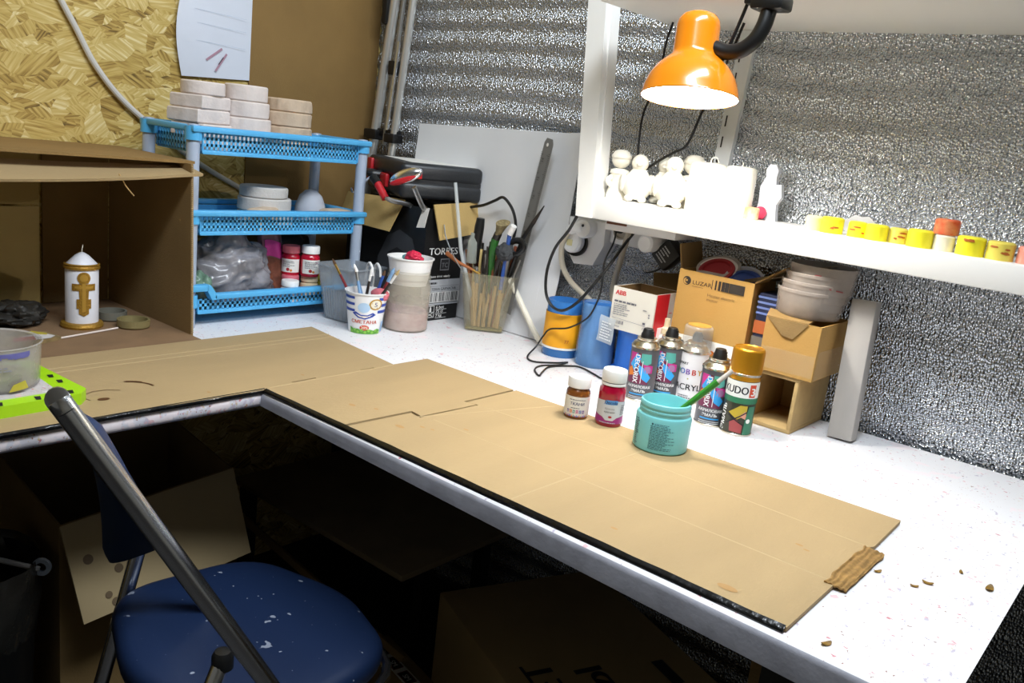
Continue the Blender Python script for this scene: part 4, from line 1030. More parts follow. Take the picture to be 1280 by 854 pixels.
t = thing('power_strip', 'white extension block with a plug fixed under the shelf edge', 'power strip', (.88, -.06, 1.02))
mb = MB(); mb.prism([(.845, -.13), (.99, -.10), (.99, -.02), (.845, -.02)], 1.040, 1.0598); part('strip_body', mb, M_sock, t)
part('brown_slot', MB().prism([(.848, -.1312), (.89, -.1225), (.89, -.121), (.848, -.1297)], 1.052, 1.0585), mat('brown_slot', '6e4330', .6), t, 'brown slot')
part('plug', MB().at((.92, -.06, 1.022), 0, PI/2).lathe([(0, -.03), (.018, -.03), (.018, .03), (.014, .034), (0, .034)], 22), M_sock, t, 'round white plug')
solo('power_cable', MB().tube([(.868, -.075, 1.038), (.857, -.062, 1.015), (.838, -.045, .965), (.826, -.034, .930), (.8245, -.03, .885), (.862, -.024, .83), (.893, -.024, .757)], .0066, 10, 6), mat('beige_grey_cable', 'a89f8d', .5), 'grey-beige fat cable dropping from the extension block behind the white carton', 'cable')
t = thing('power_adapter', 'small black power adapter hanging at an angle left of the ventilator box', 'power adapter', (.948, -.05, .975))
mb = MB(); mb.box(-.022, .022, -.018, .018, -.026, .026, .004); mb.bm.transform(Matrix.Translation((.953, -.045, 1.004)) @ Matrix.Rotation(.75, 4, 'Y')); part('adapter_body', mb, M_black, t)
p = Print(); p.lines(-.014, .014, -.016, .016, 5, 0); ca, sa = math.cos(-.75), math.sin(-.75)
part('print', p.plane((.953, -.0632, 1.004), (ca, 0, sa), (-sa, 0, ca)), [k('grey_print')], t)
part('adapter_cord', MB().tube([(.945, -.045, .984), (.938, -.05, .972), (.92, -.05, .962), (.902, -.04, .957)], .002, 6, 4), M_black, t)
cord([(.790, -.155, 1.058), (.770, -.150, 1.025), (.742, -.150, .985), (.728, -.150, .935), (.732, -.150, .888), (.752, -.150, .862), (.780, -.148, .858), (.808, -.140, .880), (.830, -.125, .918), (.848, -.095, .968), (.862, -.075, 1.010), (.874, -.065, 1.036)], .0032, 'thick black cord hanging in a big loop below the shelf end')
cord([(.822, -.050, 1.036), (.835, -.075, 1.010), (.840, -.105, .975), (.856, -.130, .950), (.862, -.138, .920), (.858, -.142, .890), (.842, -.145, .855), (.80, -.147, .825), (.755, -.148, .812), (.742, -.152, .795), (.735, -.165, .770), (.742, -.20, .754), (.772, -.215, .7528), (.800, -.180, .7528), (.812, -.150, .7528)], .0019, 'thin black cord running from the outlet down over the yellow cup')
cord([(.812, -.152, .7528), (.815, -.185, .7525), (.80, -.225, .7525), (.812, -.262, .7525), (.845, -.290, .7525), (.832, -.262, .7528), (.815, -.215, .7528), (.835, -.165, .7528), (.855, -.157, .7528), (.900, -.175, .7528), (.925, -.185, .7528), (.955, -.17, .7535), (.970, -.150, .764), (.968, -.146, .80), (.96, -.145, .832)], .0018, 'thin black cord lying in tangles on the desk before the blue cups')

# ================================================================== boxes under the shelf
t = thing('small_carton', 'small open white carton with a red stripe on top of the blue canister', 'carton', (.945, -.08, .8455))
x0, x1, y0, y1, z0, z1 = .888, .988, -.132, -.030, .8455, .932
M_cart = mat('white_carton', 'efebe0', .55)
open_box(t, x0, x1, y0, y1, z0, z1, M_cart, .002)
mb = MB(); mb.box(x0+.0022, x1-.0022, y0+.0022, y0+.0032, z0+.003, z1-.001); mb.box(x0+.0022, x1-.0022, y1-.0032, y1-.0022, z0+.003, z1-.0005); mb.box(x0+.0022, x0+.0032, y0+.003, y1-.003, z0+.003, z1-.0005); mb.box(x1-.0032, x1-.0022, y0+.003, y1-.003, z0+.003, z1-.0005)
part('inside', mb, mat('carton_inside', '7d5f35', .8), t, 'brown inside')
part('flap', flap((x0+.03, y1+.001, z1), (x1, y1+.001, z1), (x1+.010, y1+.012, z1+.040), (x0+.022, y1+.008, z1+.026), .0015), mat('carton_flap', '7a6136', .8), t, 'brown raised flap')
p = Print()
p.text('ABB', .006, .071, .013, 0, 'LEFT', bold=.07, sx=1.05)
p.lines(.006, .075, .056, .062, 1, 1, .6); p.text('1x C16A', .035, .0565, .006, 1, 'LEFT'); p.lines(.006, .05, .030, .055, 6, 2); p.lines(.075, .09, .050, .054, 1, 1)
p.disc(.090, .044, .002, 2, 8); p.disc(.090, .039, .002, 2, 8); p.line([(.006, .024), (.085, .020)], .0008, 2); p.bars(.006, .034, .012, .019, 1, 16); p.text('CE', .078, .012, .006, 1, 'LEFT'); p.rect(.078, .084, .023, .027, 1); p.lines(.006, .03, .006, .010, 1, 2)
part('printed_front', p.plane((x0, y0-.0003, z0), (1, 0, 0), (0, 0, 1)), [k('bright_red_print', 'd3202a', .5), k('grey_ink'), k('pale_grey_ink', '9b9aa0', .6)], t, 'red lettering and small grey print')
p = Print(); p.rect(.003, .052, 0, z1-z0, 0); p.rect(.078, .102, 0, z1-z0, 1); p.lines(.058, .07, .045, .05, 1, 0)
part('printed_side', p.plane((x1+.0003, y0, z0), (0, 1, 0), (0, 0, 1)), [k('bright_red_print'), k('tan_side', 'a98752', .7)], t, 'red stripe')

t = thing('tool_carton', 'flat white carton with orange lettering under the open brown fan box', 'carton', (1.09, -.06, T))
x0, x1, y0, y1, z0, z1 = .985, 1.215, -.112, -.010, T+.0005, .8645
part('box_body', MB().box(x0, x1, y0, y1, z0, z1, .0015), mat('white_box', 'e9e6df', .55), t)
p = Print()
p.text('PH 22', .02, .088, .024, 0, 'LEFT', bold=.08); p.text('Bosch', .118, .080, .026, 1, 'LEFT', bold=.08); p.rect(.105, .23, .0, .018, 1); p.lines(.02, .1, .03, .07, 4, 2)
p.rect(.105, .23, .052, .066, 1)
part('printed_front', p.plane((x0, y0-.0003, z0), (1, 0, 0), (0, 0, 1)), [M_ink, k('orange_print', 'dd7a1f', .5), k('grey_ink')], t, 'black and orange lettering')
p = Print(); p.rect(.0, .102, .0, .114, 0); part('printed_side', p.plane((x1+.0003, y0, z0), (0, 1, 0), (0, 0, 1)), [k('orange_print')], t, 'orange side')
p = Print(); p.rect(.182, .23, .0, .10, 0); part('printed_top', p.plane((x0, y0, z1+.0003), (1, 0, 0), (0, 1, 0)), [k('orange_print')], t, 'orange top')

t = thing('fan_box', 'open brown cardboard box with a black striped print, standing on the white carton', 'cardboard box', (1.09, -.06, .865))
x0, x1, y0, y1, z0, z1 = 1.016, 1.172, -.108, -.012, .8652, .990
M_box = mat('ochre_cardboard', 'b98f4c', .8, bump=.15, bscale=300)
open_box(t, x0, x1, y0, y1, z0, z1, M_box)
part('flap', flap((x0-.001, y0+.01, z1), (x0-.001, y1, z1), (x0-.012, y1-.002, z1+.050), (x0-.014, y0+.014, z1+.046)), M_card3, t, 'dim raised left flap')
part('flap', flap((x1+.001, y0, z1), (x1+.001, y1, z1), (x1+.062, y1, z1+.042), (x1+.052, y0+.004, z1+.036)), M_card2, t, 'right flap folded outwards')
p = Print()
p.disc(.019, .105, .0085, 0, 22); p.disc(.0175, .104, .006, 3, 18); p.disc(.0205, .105, .0055, 0, 16); p.disc(.0185, .1055, .0022, 3, 10)
p.text('LUZAR', .031, .1005, .0105, 0, 'LEFT', sx=1.25); p.line([(.031, .0965), (.055, .0965)], .0008, 1)
for i in range(5): p.rect(.072+.0068*i, .0735+.0075*i+.001*i, .098, .116, 0)
p.rect(.108, .139, .098, .116, 0)
p.text('Heater electric', .066, .083, .0085, 1, 'LEFT', sx=1.1); p.text('motor', .066, .0745, .0085, 1, 'LEFT', sx=1.1)
part('printed_front', p.plane((x0, y0-.0003, z0), (1, 0, 0), (0, 0, 1)), [k('dark_brown_ink', '2d2620', .6), k('brown_ink', '6d5431', .6), M_ink, M_box], t, 'black print with stripes')
G = 'discs and sheets in the fan box'
def disc(name, cen, r, h, tilt_, m, lab, cat):
    mb = MB().lathe([(0, 0), (r*.96, 0), (r, h*.3), (r, h*.8), (r*.96, h), (r*.8, h), (r*.76, h*.7), (0, h*.7)], 36)
    mb.bm.transform(Matrix.Translation(cen) @ Matrix.Rotation(tilt_[0], 4, 'X') @ Matrix.Rotation(tilt_[1], 4, 'Y')); return solo(name, mb, m, lab, cat, G)
disc('plastic_lid', (1.070, -.052, .992), .043, .012, (.45, 0), mat('grey_lid', 'b5b2ac', .5), 'grey-rimmed lid at the back in the fan box', 'loose_lid')  # these discs are loose plastic lids kept in the box
disc('plastic_lid', (1.072, -.060, .988), .040, .012, (.55, 0), M_white, 'white-rimmed lid in front of the grey one in the fan box', 'loose_lid')
disc('plastic_lid', (1.074, -.064, .984), .036, .016, (.60, 0), mat('dark_red_lid', 'a3262f', .45), 'dark red round lid in the fan box', 'loose_lid')
disc('plastic_lid', (1.128, -.060, .982), .038, .012, (.5, .1), mat('pale_blue_lid', 'b9c0ca', .5), 'pale blue-grey lid at the right in the fan box', 'loose_lid')
disc('plastic_lid', (1.135, -.070, .980), .032, .010, (.55, .1), mat('blue_lid', '3352a0', .45), 'blue-rimmed lid at the front right in the fan box', 'loose_lid')
for i in range(3):
    mb = MB(); o = .006*i
    mb.surf(lambda u, v: (1.115+.15*u+.01*i, -.030-.055*v+.006*i, .975+.052*u+o), 4, 3, .002)
    solo('cardboard_strip', mb, mat('greyish_strip', '8f7d63', .8, var=.3) if i == 0 else bpy.data.materials['greyish_strip'], ('lowest', 'middle', 'topmost')[i]+' of three greyish card strips slanting out of the fan box to the right', 'cardboard strip', G)
# books / dark packet between the fan box and tape box
t = thing('striped_packet', 'dark blue and orange striped packet squeezed beside the fan box', 'packet', (1.195, -.06, .8655))
part('packet_body', MB().box(1.178, 1.222, -.095, -.015, .8655, .975, .003), mat('dark_navy', '1d2340', .5), t)
p = Print()
for i in range(4): p.rect(.0, .044, .070+.010*i, .074+.010*i, 0)
p.rect(0, .044, .034, .058, 1); p.rect(0, .044, .0, .028, 2)
part('stripe', p.plane((1.178, -.0953, .8655), (1, 0, 0), (0, 0, 1)), [k('stripe_light', '6d7fb5', .5), k('rust_orange', 'a8582a', .6), k('dim_grey', '6f6a60', .6)], t, 'pale and orange stripes')

t = thing('wooden_crate', 'small bare wooden box lying open on its side under the taped carton', 'wooden box', (1.25, -.08, T))
x0, x1, y0, y1, z0, z1 = 1.2185, 1.306, -.162, -.008, T+.0005, .8515
M_mdf = mat('pale_fibreboard', 'c3a36c', .8, var=.12, vscale=40)
part('top_board', MB().box(x0, x1, y0, y1, z1-.007, z1, .0008), M_mdf, t); part('bottom_board', MB().box(x0, x1, y0, y1, z0, z0+.007, .0008), M_mdf, t)
part('side_board', MB().box(x1-.007, x1, y0, y1, z0+.007, z1-.007, .0008), M_mdf, t); part('side_board', MB().box(x0, x0+.007, y0, y1, z0+.007, z1-.007, .0008), M_mdf, t)
part('back_board', MB().box(x0+.007, x1-.007, y1-.006, y1, z0+.007, z1-.007), M_mdf, t)
t = thing('taped_carton', 'small brown cardboard box wrapped in clear tape, standing on the wooden box', 'cardboard box', (1.275, -.08, .852))
x0, x1, y0, y1, z0, z1 = 1.228, 1.327, -.165, -.022, .852, .948
open_box(t, x0, x1, y0, y1, z0, z1, M_box)
part('flap', flap((x0, y0, z1+.001), (x0+.075, y0, z1+.001), (x0+.068, y0+.05, z1+.002), (x0-.012, y0+.04, z1+.008)), M_card2, t, 'thin top flap')
part('flap', flap((x0+.002, y0-.001, z1), (x1-.022, y0-.001, z1), (x1-.045, y0-.002, z1-.030), (x0+.035, y0-.002, z1-.028), .001), M_card3, t, 'darker folded corner')
def tp(u, v): return (x0+.003+(x1-x0-.004)*u, y0-.0012-.0016*abs(noise.noise((u*9, v*9, 2))), z0+.006+.038*v)
part('tape_wrap', MB().surf(tp, 40, 16), clear_mat('clear_tape', 'e8e0cc', .14, .06), t, 'shiny clear tape', ang=80)
def tp2(u, v): return (x1+.0012+.0016*abs(noise.noise((u*9, v*9, 5))), y0+.004+(y1-y0-.006)*u, z0+.002+.05*v)
part('tape_wrap', MB().surf(tp2, 40, 16), bpy.data.materials['clear_tape'], t, 'shiny clear tape', ang=80)
M_tubs = clear_mat('milky_tub', 'c9bcb0', .5, .25, var=.15)
labs = ['lowest milky round tub of the nested stack on the taped carton', 'second milky tub up in the nested stack on the taped carton', 'third milky tub up in the nested stack on the taped carton', 'topmost milky tub of the nested stack on the taped carton, with a red pen mark']
for i in range(4):
    t = thing('plastic_tub', labs[i], 'plastic tub', (1.270+.004*i, -.088+.002*i, .9515+.0148*i), 0, 'nested milky tubs')
    part('tub_wall', MB().lathe([(0, 0), (.0535, 0), (.0555, .003), (.0575, .042), (.059, .042), (.059, .047), (.0575, .048), (.0543, .005), (0, .003)], 40), M_tubs, t, local=True)
    if i == 3:
        p = Print(); p.line([(-.012, .012), (-.012, .034), (-.002, .034)], .0022, 0); p.line([(-.012, .024), (-.004, .024)], .002, 0); p.line([(.01, .014), (.018, .013)], .002, 0); p.line([(.026, .012), (.040, .010)], .002, 0)
        part('pen_mark', p.cyl((1.282, -.082, .9515+.0444), .0557, .0, .0578, .042), [k('dark_red_pen', '8e3a3a', .6)], t, 'red pen mark')
mb = MB(); 
mb.box(-.0215, .0215, -.0145, .0145, 0, .2455, .0025)
Mp = Matrix.Translation((1.3745, -.0935, T+.0022)) @ Matrix.Rotation(-.02, 4, 'Z') @ Matrix.Rotation(-.085, 4, 'X') @ Matrix.Rotation(-.052, 4, 'Y')
mb.bm.transform(Mp)
solo('grey_plank', mb, mat('grey_painted_wood', 'bbb6b0', .6, var=.15, vscale=14, stretch=(1, 1, .3)), 'upright grey-painted wooden block leaning on the foil wall right of the taped carton', 'plank')

# ================================================================== spray cans
M_tin = mat('tin', 'cfc8b8', .25, 1)
def spray_can(name, loc_, r, h, bodym, lab, group, cap=None):
    t = thing(name, lab, 'spray can', loc_, 0, group)
    part('can_body', MB().lathe([(0, 0), (r-.002, 0), (r, .002), (r, h), (r-.001, h+.001)], 36), bodym, t, local=True)
    part('bottom_rim', MB().lathe([(r-.001, 0), (r+.0006, .0004), (r+.0008, .003), (r, .004)], 36), M_tin, t, 'tin rim', local=True)
    part('dome', MB().lathe([(r-.001, h-.001), (r+.0009, h), (r+.0009, h+.0035), (r-.001, h+.005), (r*.90, h+.0085), (r*.76, h+.0115), (r*.66, h+.013), (r*.70, h+.0145), (r*.70, h+.018), (r*.64, h+.019), (.008, h+.017), (0, h+.017)], 36), M_tin, t, 'tin shoulder', local=True)
    if cap is None:
        mb = MB().lathe([(0, h+.017), (.012, h+.017), (.0125, h+.019), (.0122, h+.025), (.0105, h+.028), (.0095, h+.034), (.0085, h+.0355), (0, h+.0345)], 24); mb.box(.006, .0115, -.0025, .0025, h+.028, h+.032)
        part('nozzle', mb, M_black, t, 'black nozzle', local=True)
    return t
M_dcan = mat('dark_grey_can', '5c5c60', .35, .3)
inks = [k('magenta_print', 'c02a84', .4), k('cyan_print', '2f9fe0', .4), k('plum_print', '6e1f44', .4), k('teal_print', '4f9f93', .4), k('white_print'), k('mauve_print', '9c6f95', .4), k('orange_print'), k('grey_print')]
def decorix(loc_, turn, lab):
    r, h = .0262, .100
    t = spray_can('spray_can', loc_, r, h, M_dcan, lab, 'dark grey spray enamel cans', None)
    p = Print()
    p.rect(-.026, .016, .034, .092, 2); p.poly([(-.026, .060), (-.010, .092), (-.026, .092)], 0); p.poly([(-.010, .092), (-.024, .068), (-.012, .058), (-.002, .082)], 1)
    p.poly([(-.002, .092), (.016, .092), (.018, .075), (.008, .070), (-.002, .076)], 3); p.poly([(.004, .072), (.022, .070), (.022, .056), (.008, .056)], 0); p.disc(.012, .062, .007, 5, 14)
    p.poly([(-.004, .070), (.004, .066), (.020, .048), (.014, .038), (.004, .044), (-.004, .058)], 1); p.poly([(-.026, .060), (-.018, .066), (-.012, .050), (-.024, .046)], 6)
    p.text('DECORIX', -.013, .090, .0135, 4, 'LEFT', rot=-PI/2, sx=.92, bold=.06); p.line([(.002, .036), (.002, .078)], .0012, 4)
    p.text('АКРИЛОВАЯ', .0, .0265, .0072, 4, bold=.05); p.text('ЭМАЛЬ', .0, .0185, .0072, 4, bold=.05); p.line([(-.016, .0145), (.017, .0145)], .0022, 1); p.line([(-.018, .0095), (.018, .0095)], .0009, 4); p.line([(-.018, .0065), (.018, .0065)], .0009, 4)
    part('printed_label', p.cyl(loc_, r, turn), inks, t, 'colourful print with white lettering')
decorix((1.0345, -.225, T), -.12, 'dark grey spray can furthest left, just in front of the blue canister')
decorix((1.0525, -.166, T), -.12, 'dark grey spray can second from the left, beside the white spray can')
decorix((1.187, -.234, T), -.05, 'dark grey spray can standing next to the gold-capped can')
l3 = (1.0945, -.143, T)
t = spray_can('spray_can', l3, .0265, .097, mat('white_can', 'e3e1e2', .3), 'white spray can with a clear cap and rainbow lettering', 'x', True); del t['group']
p = Print()
p.text('SMART', -.014, .074, .0068, 0, bold=.06)
for i, (ch, mi) in enumerate(zip('HOBBY', (1, 2, 3, 4, 5))): p.text(ch, -.0245+.0112*i, .056, .0150, mi, bold=.05)
p.disc(.0, .048, .0015, 6, 8); p.text('ACRYL', .0, .026, .0165, 0, sx=1.05, bold=.03); p.lines(-.015, .02, .006, .018, 3, 7)
part('printed_label', p.cyl(l3, .0265, -.22), [M_ink, k('green_letter', '3f9b4d', .4), k('blue_letter', '3a66b5', .4), k('violet_letter', '6b3f9a', .4), k('red_letter', 'c8402c', .4), k('gold_letter', 'c79a3a', .4), k('olive_dot', 'a8a05a', .5), k('grey_ink')], t, 'black and coloured lettering')
mb = MB().lathe([(0, .117), (.010, .117), (.010, .127), (.006, .134), (0, .134)], 20); part('nozzle', mb, mat('grey_nozzle', '55565a', .4), t, 'grey nozzle', local=True)
part('clear_cap', MB().lathe([(.0275, .099), (.0272, .144), (.0245, .147), (0, .147)], 36), clear_mat('frosted_cap', 'd9d6cf', .26, .3), t, 'frosted clear cap', local=True)
part('cap_disc', MB().lathe([(0, .1472), (.022, .1472), (.022, .1482), (0, .1482)], 30), mat('ochre_disc', 'c9953f', .5), t, 'ochre top', local=True)
l4 = (1.239, -.237, T)
t = spray_can('spray_can', l4, .0268, .105, mat('olive_black_can', '3a3a2c', .3, .4), 'spray can with a tall metallic gold cap in front of the wooden box', 'x', True); del t['group']
part('gold_cap', MB().lathe([(.0272, .097), (.0272, .146), (.0262, .149), (.024, .151), (.0225, .1495), (0, .1495)], 40), mat('metallic_gold_cap', 'c68a1e', .28, .65), t, 'metallic gold cap', local=True)
p = Print()
p.rect(-.042, .042, .068, .096, 0); p.text('KUDO', -.012, .0745, .0185, 1, sx=.85, bold=.05); p.rect(.013, .025, .070, .092, 2); p.text('3', .0195, .073, .019, 0, bold=.09)
p.rect(-.042, .042, .058, .068, 3); p.text('ЭМАЛЬ', -.022, .006, .0125, 0, 'LEFT', rot=PI/2, bold=.06)
p.poly([(-.016, .040), (.002, .055), (.014, .055), (.014, .040), (.0, .030)], 4); p.poly([(-.010, .008), (-.012, .024), (-.002, .030), (.010, .022), (.010, .006)], 5); p.poly([(.002, .036), (.012, .046), (.016, .030)], 6); p.poly([(.012, .004), (.030, .004), (.030, .054), (.017, .054), (.013, .03)], 7); p.disc(.019, .028, .004, 0, 12); p.line([(-.018, .020), (.014, .044)], .002, 1); p.line([(-.016, .036), (.012, .020)], .002, 1)
part('printed_label', p.cyl(l4, .0268, .0), [M_paper, M_ink, k('red_badge'), k('bottle_green', '1e6e4a', .4), k('mustard_print', 'b9a025', .4), k('brick_print', '9e3f3f', .4), k('salmon_print', 'cf8d76', .4), k('deep_green', '2c7556', .4)], t, 'white label with red mark over green and mustard picture')
t = thing('dropper_bottle', 'small white dropper bottle peeking out between the spray cans and the red-striped carton', 'bottle', (1.0175, -.128, T))
part('bottle_body', MB().lathe([(0, 0), (.0125, 0), (.013, .002), (.013, .10), (.011, .108), (.007, .112), (0, .112)], 24), M_white, t, local=True)
part('dropper_cap', MB().lathe([(0, .112), (.0095, .112), (.009, .122), (.0055, .126), (.005, .142), (0, .143)], 24), M_cream, t, 'cream dropper cap', local=True)

# ================================================================== jars on the cardboard
l = (1.043, -.441, TC)
t = paint_jar(l, .0205, .070, mat('brown_paint_jar', '7a4517', .25, coat=.4), M_whitelid, 'small brown paint jar with a white label and lid, left of the red jar', None)
p = Print(); p.rect(-.034, .034, .005, .039, 0); p.lines(-.014, .016, .033, .036, 1, 1); p.text('ТКАНИ', .0, .0245, .0072, 2, bold=.04); p.lines(-.010, .012, .019, .022, 1, 1)
for i, ch in enumerate('ДЕКОЛА'): p.rect(-.0165+.0052*i, -.0125+.0052*i, .011, .0165, 3+i % 5); p.text(ch, -.0145+.0052*i, .0118, .0048, 0, bold=.05)
for i in range(18): p.poly([(-.022+.0024*i, .005), (-.0196+.0024*i, .005), (-.0205+.0024*i, .008+.003*random.random())], 3+i % 5)
part('printed_label', p.cyl(l, .0205, .03), [M_paper, k('grey_ink'), k('dark_blue_print'), k('violet_letter'), k('orange_print'), k('teal_print'), k('magenta_print'), k('blue_letter')], t, 'white printed label')
l = (1.097, -.422, TC)
t = thing('paint_jar', 'tall crimson paint jar with a white screw cap, beside the teal jar', 'paint jar', l)
r = .0225
part('jar_body', MB().lathe([(0, 0), (r*.94, 0), (r, .003), (r, .056), (r*.97, .062), (r*.80, .068), (r*.80, .072), (0, .072)], 36), mat('crimson_jar', 'a5062f', .12, coat=.7), t, local=True)
part('cap_ring', MB().lathe([(r*.84, .0688), (r*.90, .069), (r*.90, .0725), (r*.84, .073)], 36), M_whitelid, t, local=True)
part('lid', MB().lathe([(0, .0745), (r*.90, .0745), (r*.92, .076), (r*.92, .091), (r*.86, .094), (0, .094)], 36), M_whitelid, t, 'white screw cap', local=True)
p = Print(); p.poly([(-.032, .006), (.032, .006), (.032, .020), (.012, .016), (.006, .011), (-.006, .011), (-.012, .016), (-.032, .020)], 0)
p.poly([(-.032, .0205), (-.012, .0165), (-.006, .0115), (.006, .0115), (.012, .0165), (.032, .0205), (.032, .043), (.012, .045), (-.010, .045), (-.032, .043)], 1)
p.poly([(-.012, .038), (.010, .039), (.014, .044), (.010, .0465), (-.008, .046)], 2); p.text('Decola', .0, .0395, .0078, 3, bold=.05); p.text('Краска', -.001, .030, .0046, 4); p.text('красная', -.001, .0245, .0046, 4, bold=.05); p.disc(.001, .0178, .003, 5, 12, .002); p.lines(.018, .03, .022, .040, 6, 4); p.lines(-.016, .018, .0072, .010, 1, 1)
part('printed_label', p.cyl(l, r, .02), [k('violet_red_print', 'a1227e', .4), k('pale_label', 'cfd2d8', .5), k('sky_blue_badge', '5d9bd6', .4), k('dark_blue_print'), k('grey_ink'), k('red_ink')], t, 'grey label with a blue badge over violet')
l = (1.209, -.444, TC)
t = thing('teal_jar', 'wide open teal plastic jar holding a green brush, on the long cardboard sheet', 'jar', l)
M_teal = mat('teal_plastic', '7fcdd0', .38, spec=.5)
part('jar_wall', MB().lathe([(0, .002), (.034, .002), (.040, .0), (.0425, .003), (.0430, .052), (.0415, .056), (.0385, .0575), (.0385, .062), (.0395, .0625), (.0395, .065), (.0385, .0655), (.0385, .069), (.0395, .0695), (.0395, .072), (.0380, .076), (.0365, .077), (.0355, .075), (.0355, .0), (.0355, .006), (0, .006)], 48), M_teal, t, local=True)
part('water', MB().lathe([(0, .052), (.0354, .052)], 36), mat('cloudy_water', '7fb9b6', .15), t, 'cloudy water', local=True)
p = Print(); p.lines(-.020, .020, .008, .046, 15, 0, .4); p.disc(-.017, .048, .0016, 0, 8); p.lines(-.014, .014, .046, .050, 2, 0)
part('printed_label', p.cyl(l, .0431, .05), [k('dark_teal_print', '2a5a66', .5)], t, 'rows of small dark print')
p = Print(); p.lines(-.006, .006, .006, .050, 14, 0, .5)
part('printed_label', p.cyl(l, .0431, -1.05), [k('dark_teal_print')], t)
l4b = Vector((1.196, -.452, TC+.010)); tip = Vector((1.252, -.415, TC+.125))
t = thing('paint_brush', 'green brush handle with a grey flat end leaning in the teal jar', 'paint brush', (1.19, -.462, TC+.012))
b0, b1 = Vector((1.190, -.462, TC+.012)), Vector((1.288, -.402, .8955)); dv = b1-b0
part('handle', MB().tube([b0, b0+dv*.35, b0+dv*.84], lambda q: .0024+.0034*q, 10, 3), mat('bright_green_handle', '2f7d2a', .35), t)
part('flat_end', MB().tube([b0+dv*.84, b0+dv*.87, b1], .0056, 10, flat=.6), mat('pale_ferrule', 'b3ada6', .4), t, 'grey flat end')

# ================================================================== wall shelf, rail, upper shelf
M_shelf = mat('white_laminate', 'f0eee9', .4)
ZS = 1.103
t = thing('wall_shelf', 'white shelf along the foil wall with white figurines and yellow candles on it', 'shelf', (1.3, -.08, 1.06))
part('shelf_board', MB().box(.792, 2.05, -.163, -.006, 1.060, ZS, .0025), M_shelf, t)
part('end_post', MB().prism([(.7935, 1.060), (.832, 1.060), (.800, 1.475), (.795, 1.56), (.749, 1.56), (.7575, 1.475)], -.1655, -.150, 'Y'), M_shelf, t)
part('end_post_return', MB().prism([(.820, 1.1035), (.832, 1.1035), (.803, 1.475), (.798, 1.56), (.786, 1.56), (.790, 1.475)], -.150, -.120, 'Y'), M_shelf, t)
t = thing('slotted_rail', 'grey-white slotted shelf rail on the foil wall behind the lamp', 'rail', (1.01, -.01, ZS))
part('rail_body', MB().prism([(.998, 1.1035), (1.030, 1.1035), (1.048, 1.4445), (1.016, 1.4445)], -.018, -.004, 'Y'), mat('grey_white_steel', 'e6eaec', .4), t)
p = Print()
for z in (1.125, 1.165, 1.235, 1.275, 1.315, 1.355, 1.395): p.poly([(.0065+(z-1.1035)*.053, z-1.1035-.009), (.0095+(z-1.1035)*.053, z-1.1035-.009), (.0105+(z-1.1035)*.053, z-1.1035+.012), (.0075+(z-1.1035)*.053, z-1.1035+.012)], 0)
p.disc(.0085+.095*.053, .0965, .004, 0, 14)
part('slot', p.plane((.998, -.0182, 1.1035), (1, 0, 0), (0, 0, 1)), [M_ink], t, 'dark slots and a screw hole')
solo('upper_shelf', MB().box(.885, 2.3, -.305, -.006, 1.445, 1.475, .002), M_shelf, 'white upper shelf that the orange lamp is clamped to, seen from below', 'shelf')

# ---- figurines and candles on the shelf
def figurine(kind, loc_, rz, lab, s=1.0, rgroup='unpainted white figurines on the shelf'):
    t = thing('figurine', lab, 'figurine', loc_, rz, rgroup)
    mb = MB()
    if kind == 'child':
        mb.lathe([(0, 0), (.022*s, 0), (.021*s, .012*s), (.016*s, .030*s), (.0145*s, .040*s), (.017*s, .047*s), (.013*s, .056*s), (.008*s, .060*s), (0, .060*s)], 28)
        part('body', mb, M_wax, t, local=True)
        part('collar', MB().lathe([(.012*s, .047*s), (.0195*s, .050*s), (.018*s, .057*s), (.009*s, .060*s)], 24), M_wax, t, local=True)
        part('head', MB().ball((0, 0, .077*s), (.0185*s, .0175*s, .0165*s), 24, 16), M_wax, t, local=True)
        part('cap', MB().lathe([(.0195*s, .080*s), (.020*s, .084*s), (.015*s, .093*s), (.008*s, .0965*s), (0, .097*s)], 24), M_wax, t, local=True)
        for q in (-1, 1): part('arm', MB().tube([(q*.012*s, -.004*s, .045*s), (q*.021*s, -.010*s, .034*s), (q*.012*s, -.018*s, .026*s)], .0052*s, 10, 4), M_wax, t, local=True)
    else:
        mb.lathe([(0, .004*s), (.017*s, .005*s), (.027*s, .018*s), (.029*s, .032*s), (.026*s, .046*s), (.017*s, .058*s), (.0125*s, .064*s), (0, .066*s)], 30)
        part('body', mb, M_wax, t, local=True)
        part('head', MB().ball((0, -.002*s, .075*s), (.0165*s, .0165*s, .017*s), 24, 16), M_wax, t, local=True)
        for q in (-1, 1):
            part('foot', MB().ball((q*.013*s, -.020*s, .0065*s), (.009*s, .014*s, .0065*s), 16, 10), M_wax, t, local=True)
            part('wing', MB().ball((q*.0285*s, -.004*s, .036*s), (.0065*s, .012*s, .019*s), 16, 10), M_wax, t, local=True)
        part('beak', MB().ball((0, -.018*s, .073*s), (.006*s, .007*s, .004*s), 14, 8), M_wax, t, local=True)
    return t
figurine('child', (.855, -.120, ZS), .5, 'white child-like figurine with a cap, leftmost on the shelf', 1.0)
figurine('bird', (.900, -.120, ZS), .5, 'plump white bird-like figurine, second from the left on the shelf', 1.0)
figurine('bird', (.978, -.122, ZS), .5, 'plump white bird-like figurine directly left of the big white candle', 1.04)
figurine('bird', (.930, -.068, ZS), .3, 'white figurine standing behind, between the two plump birds', 1.0)
figurine('child', (.985, -.060, ZS), .3, 'white figurine half hidden behind the plump bird next to the big candle', 1.06)
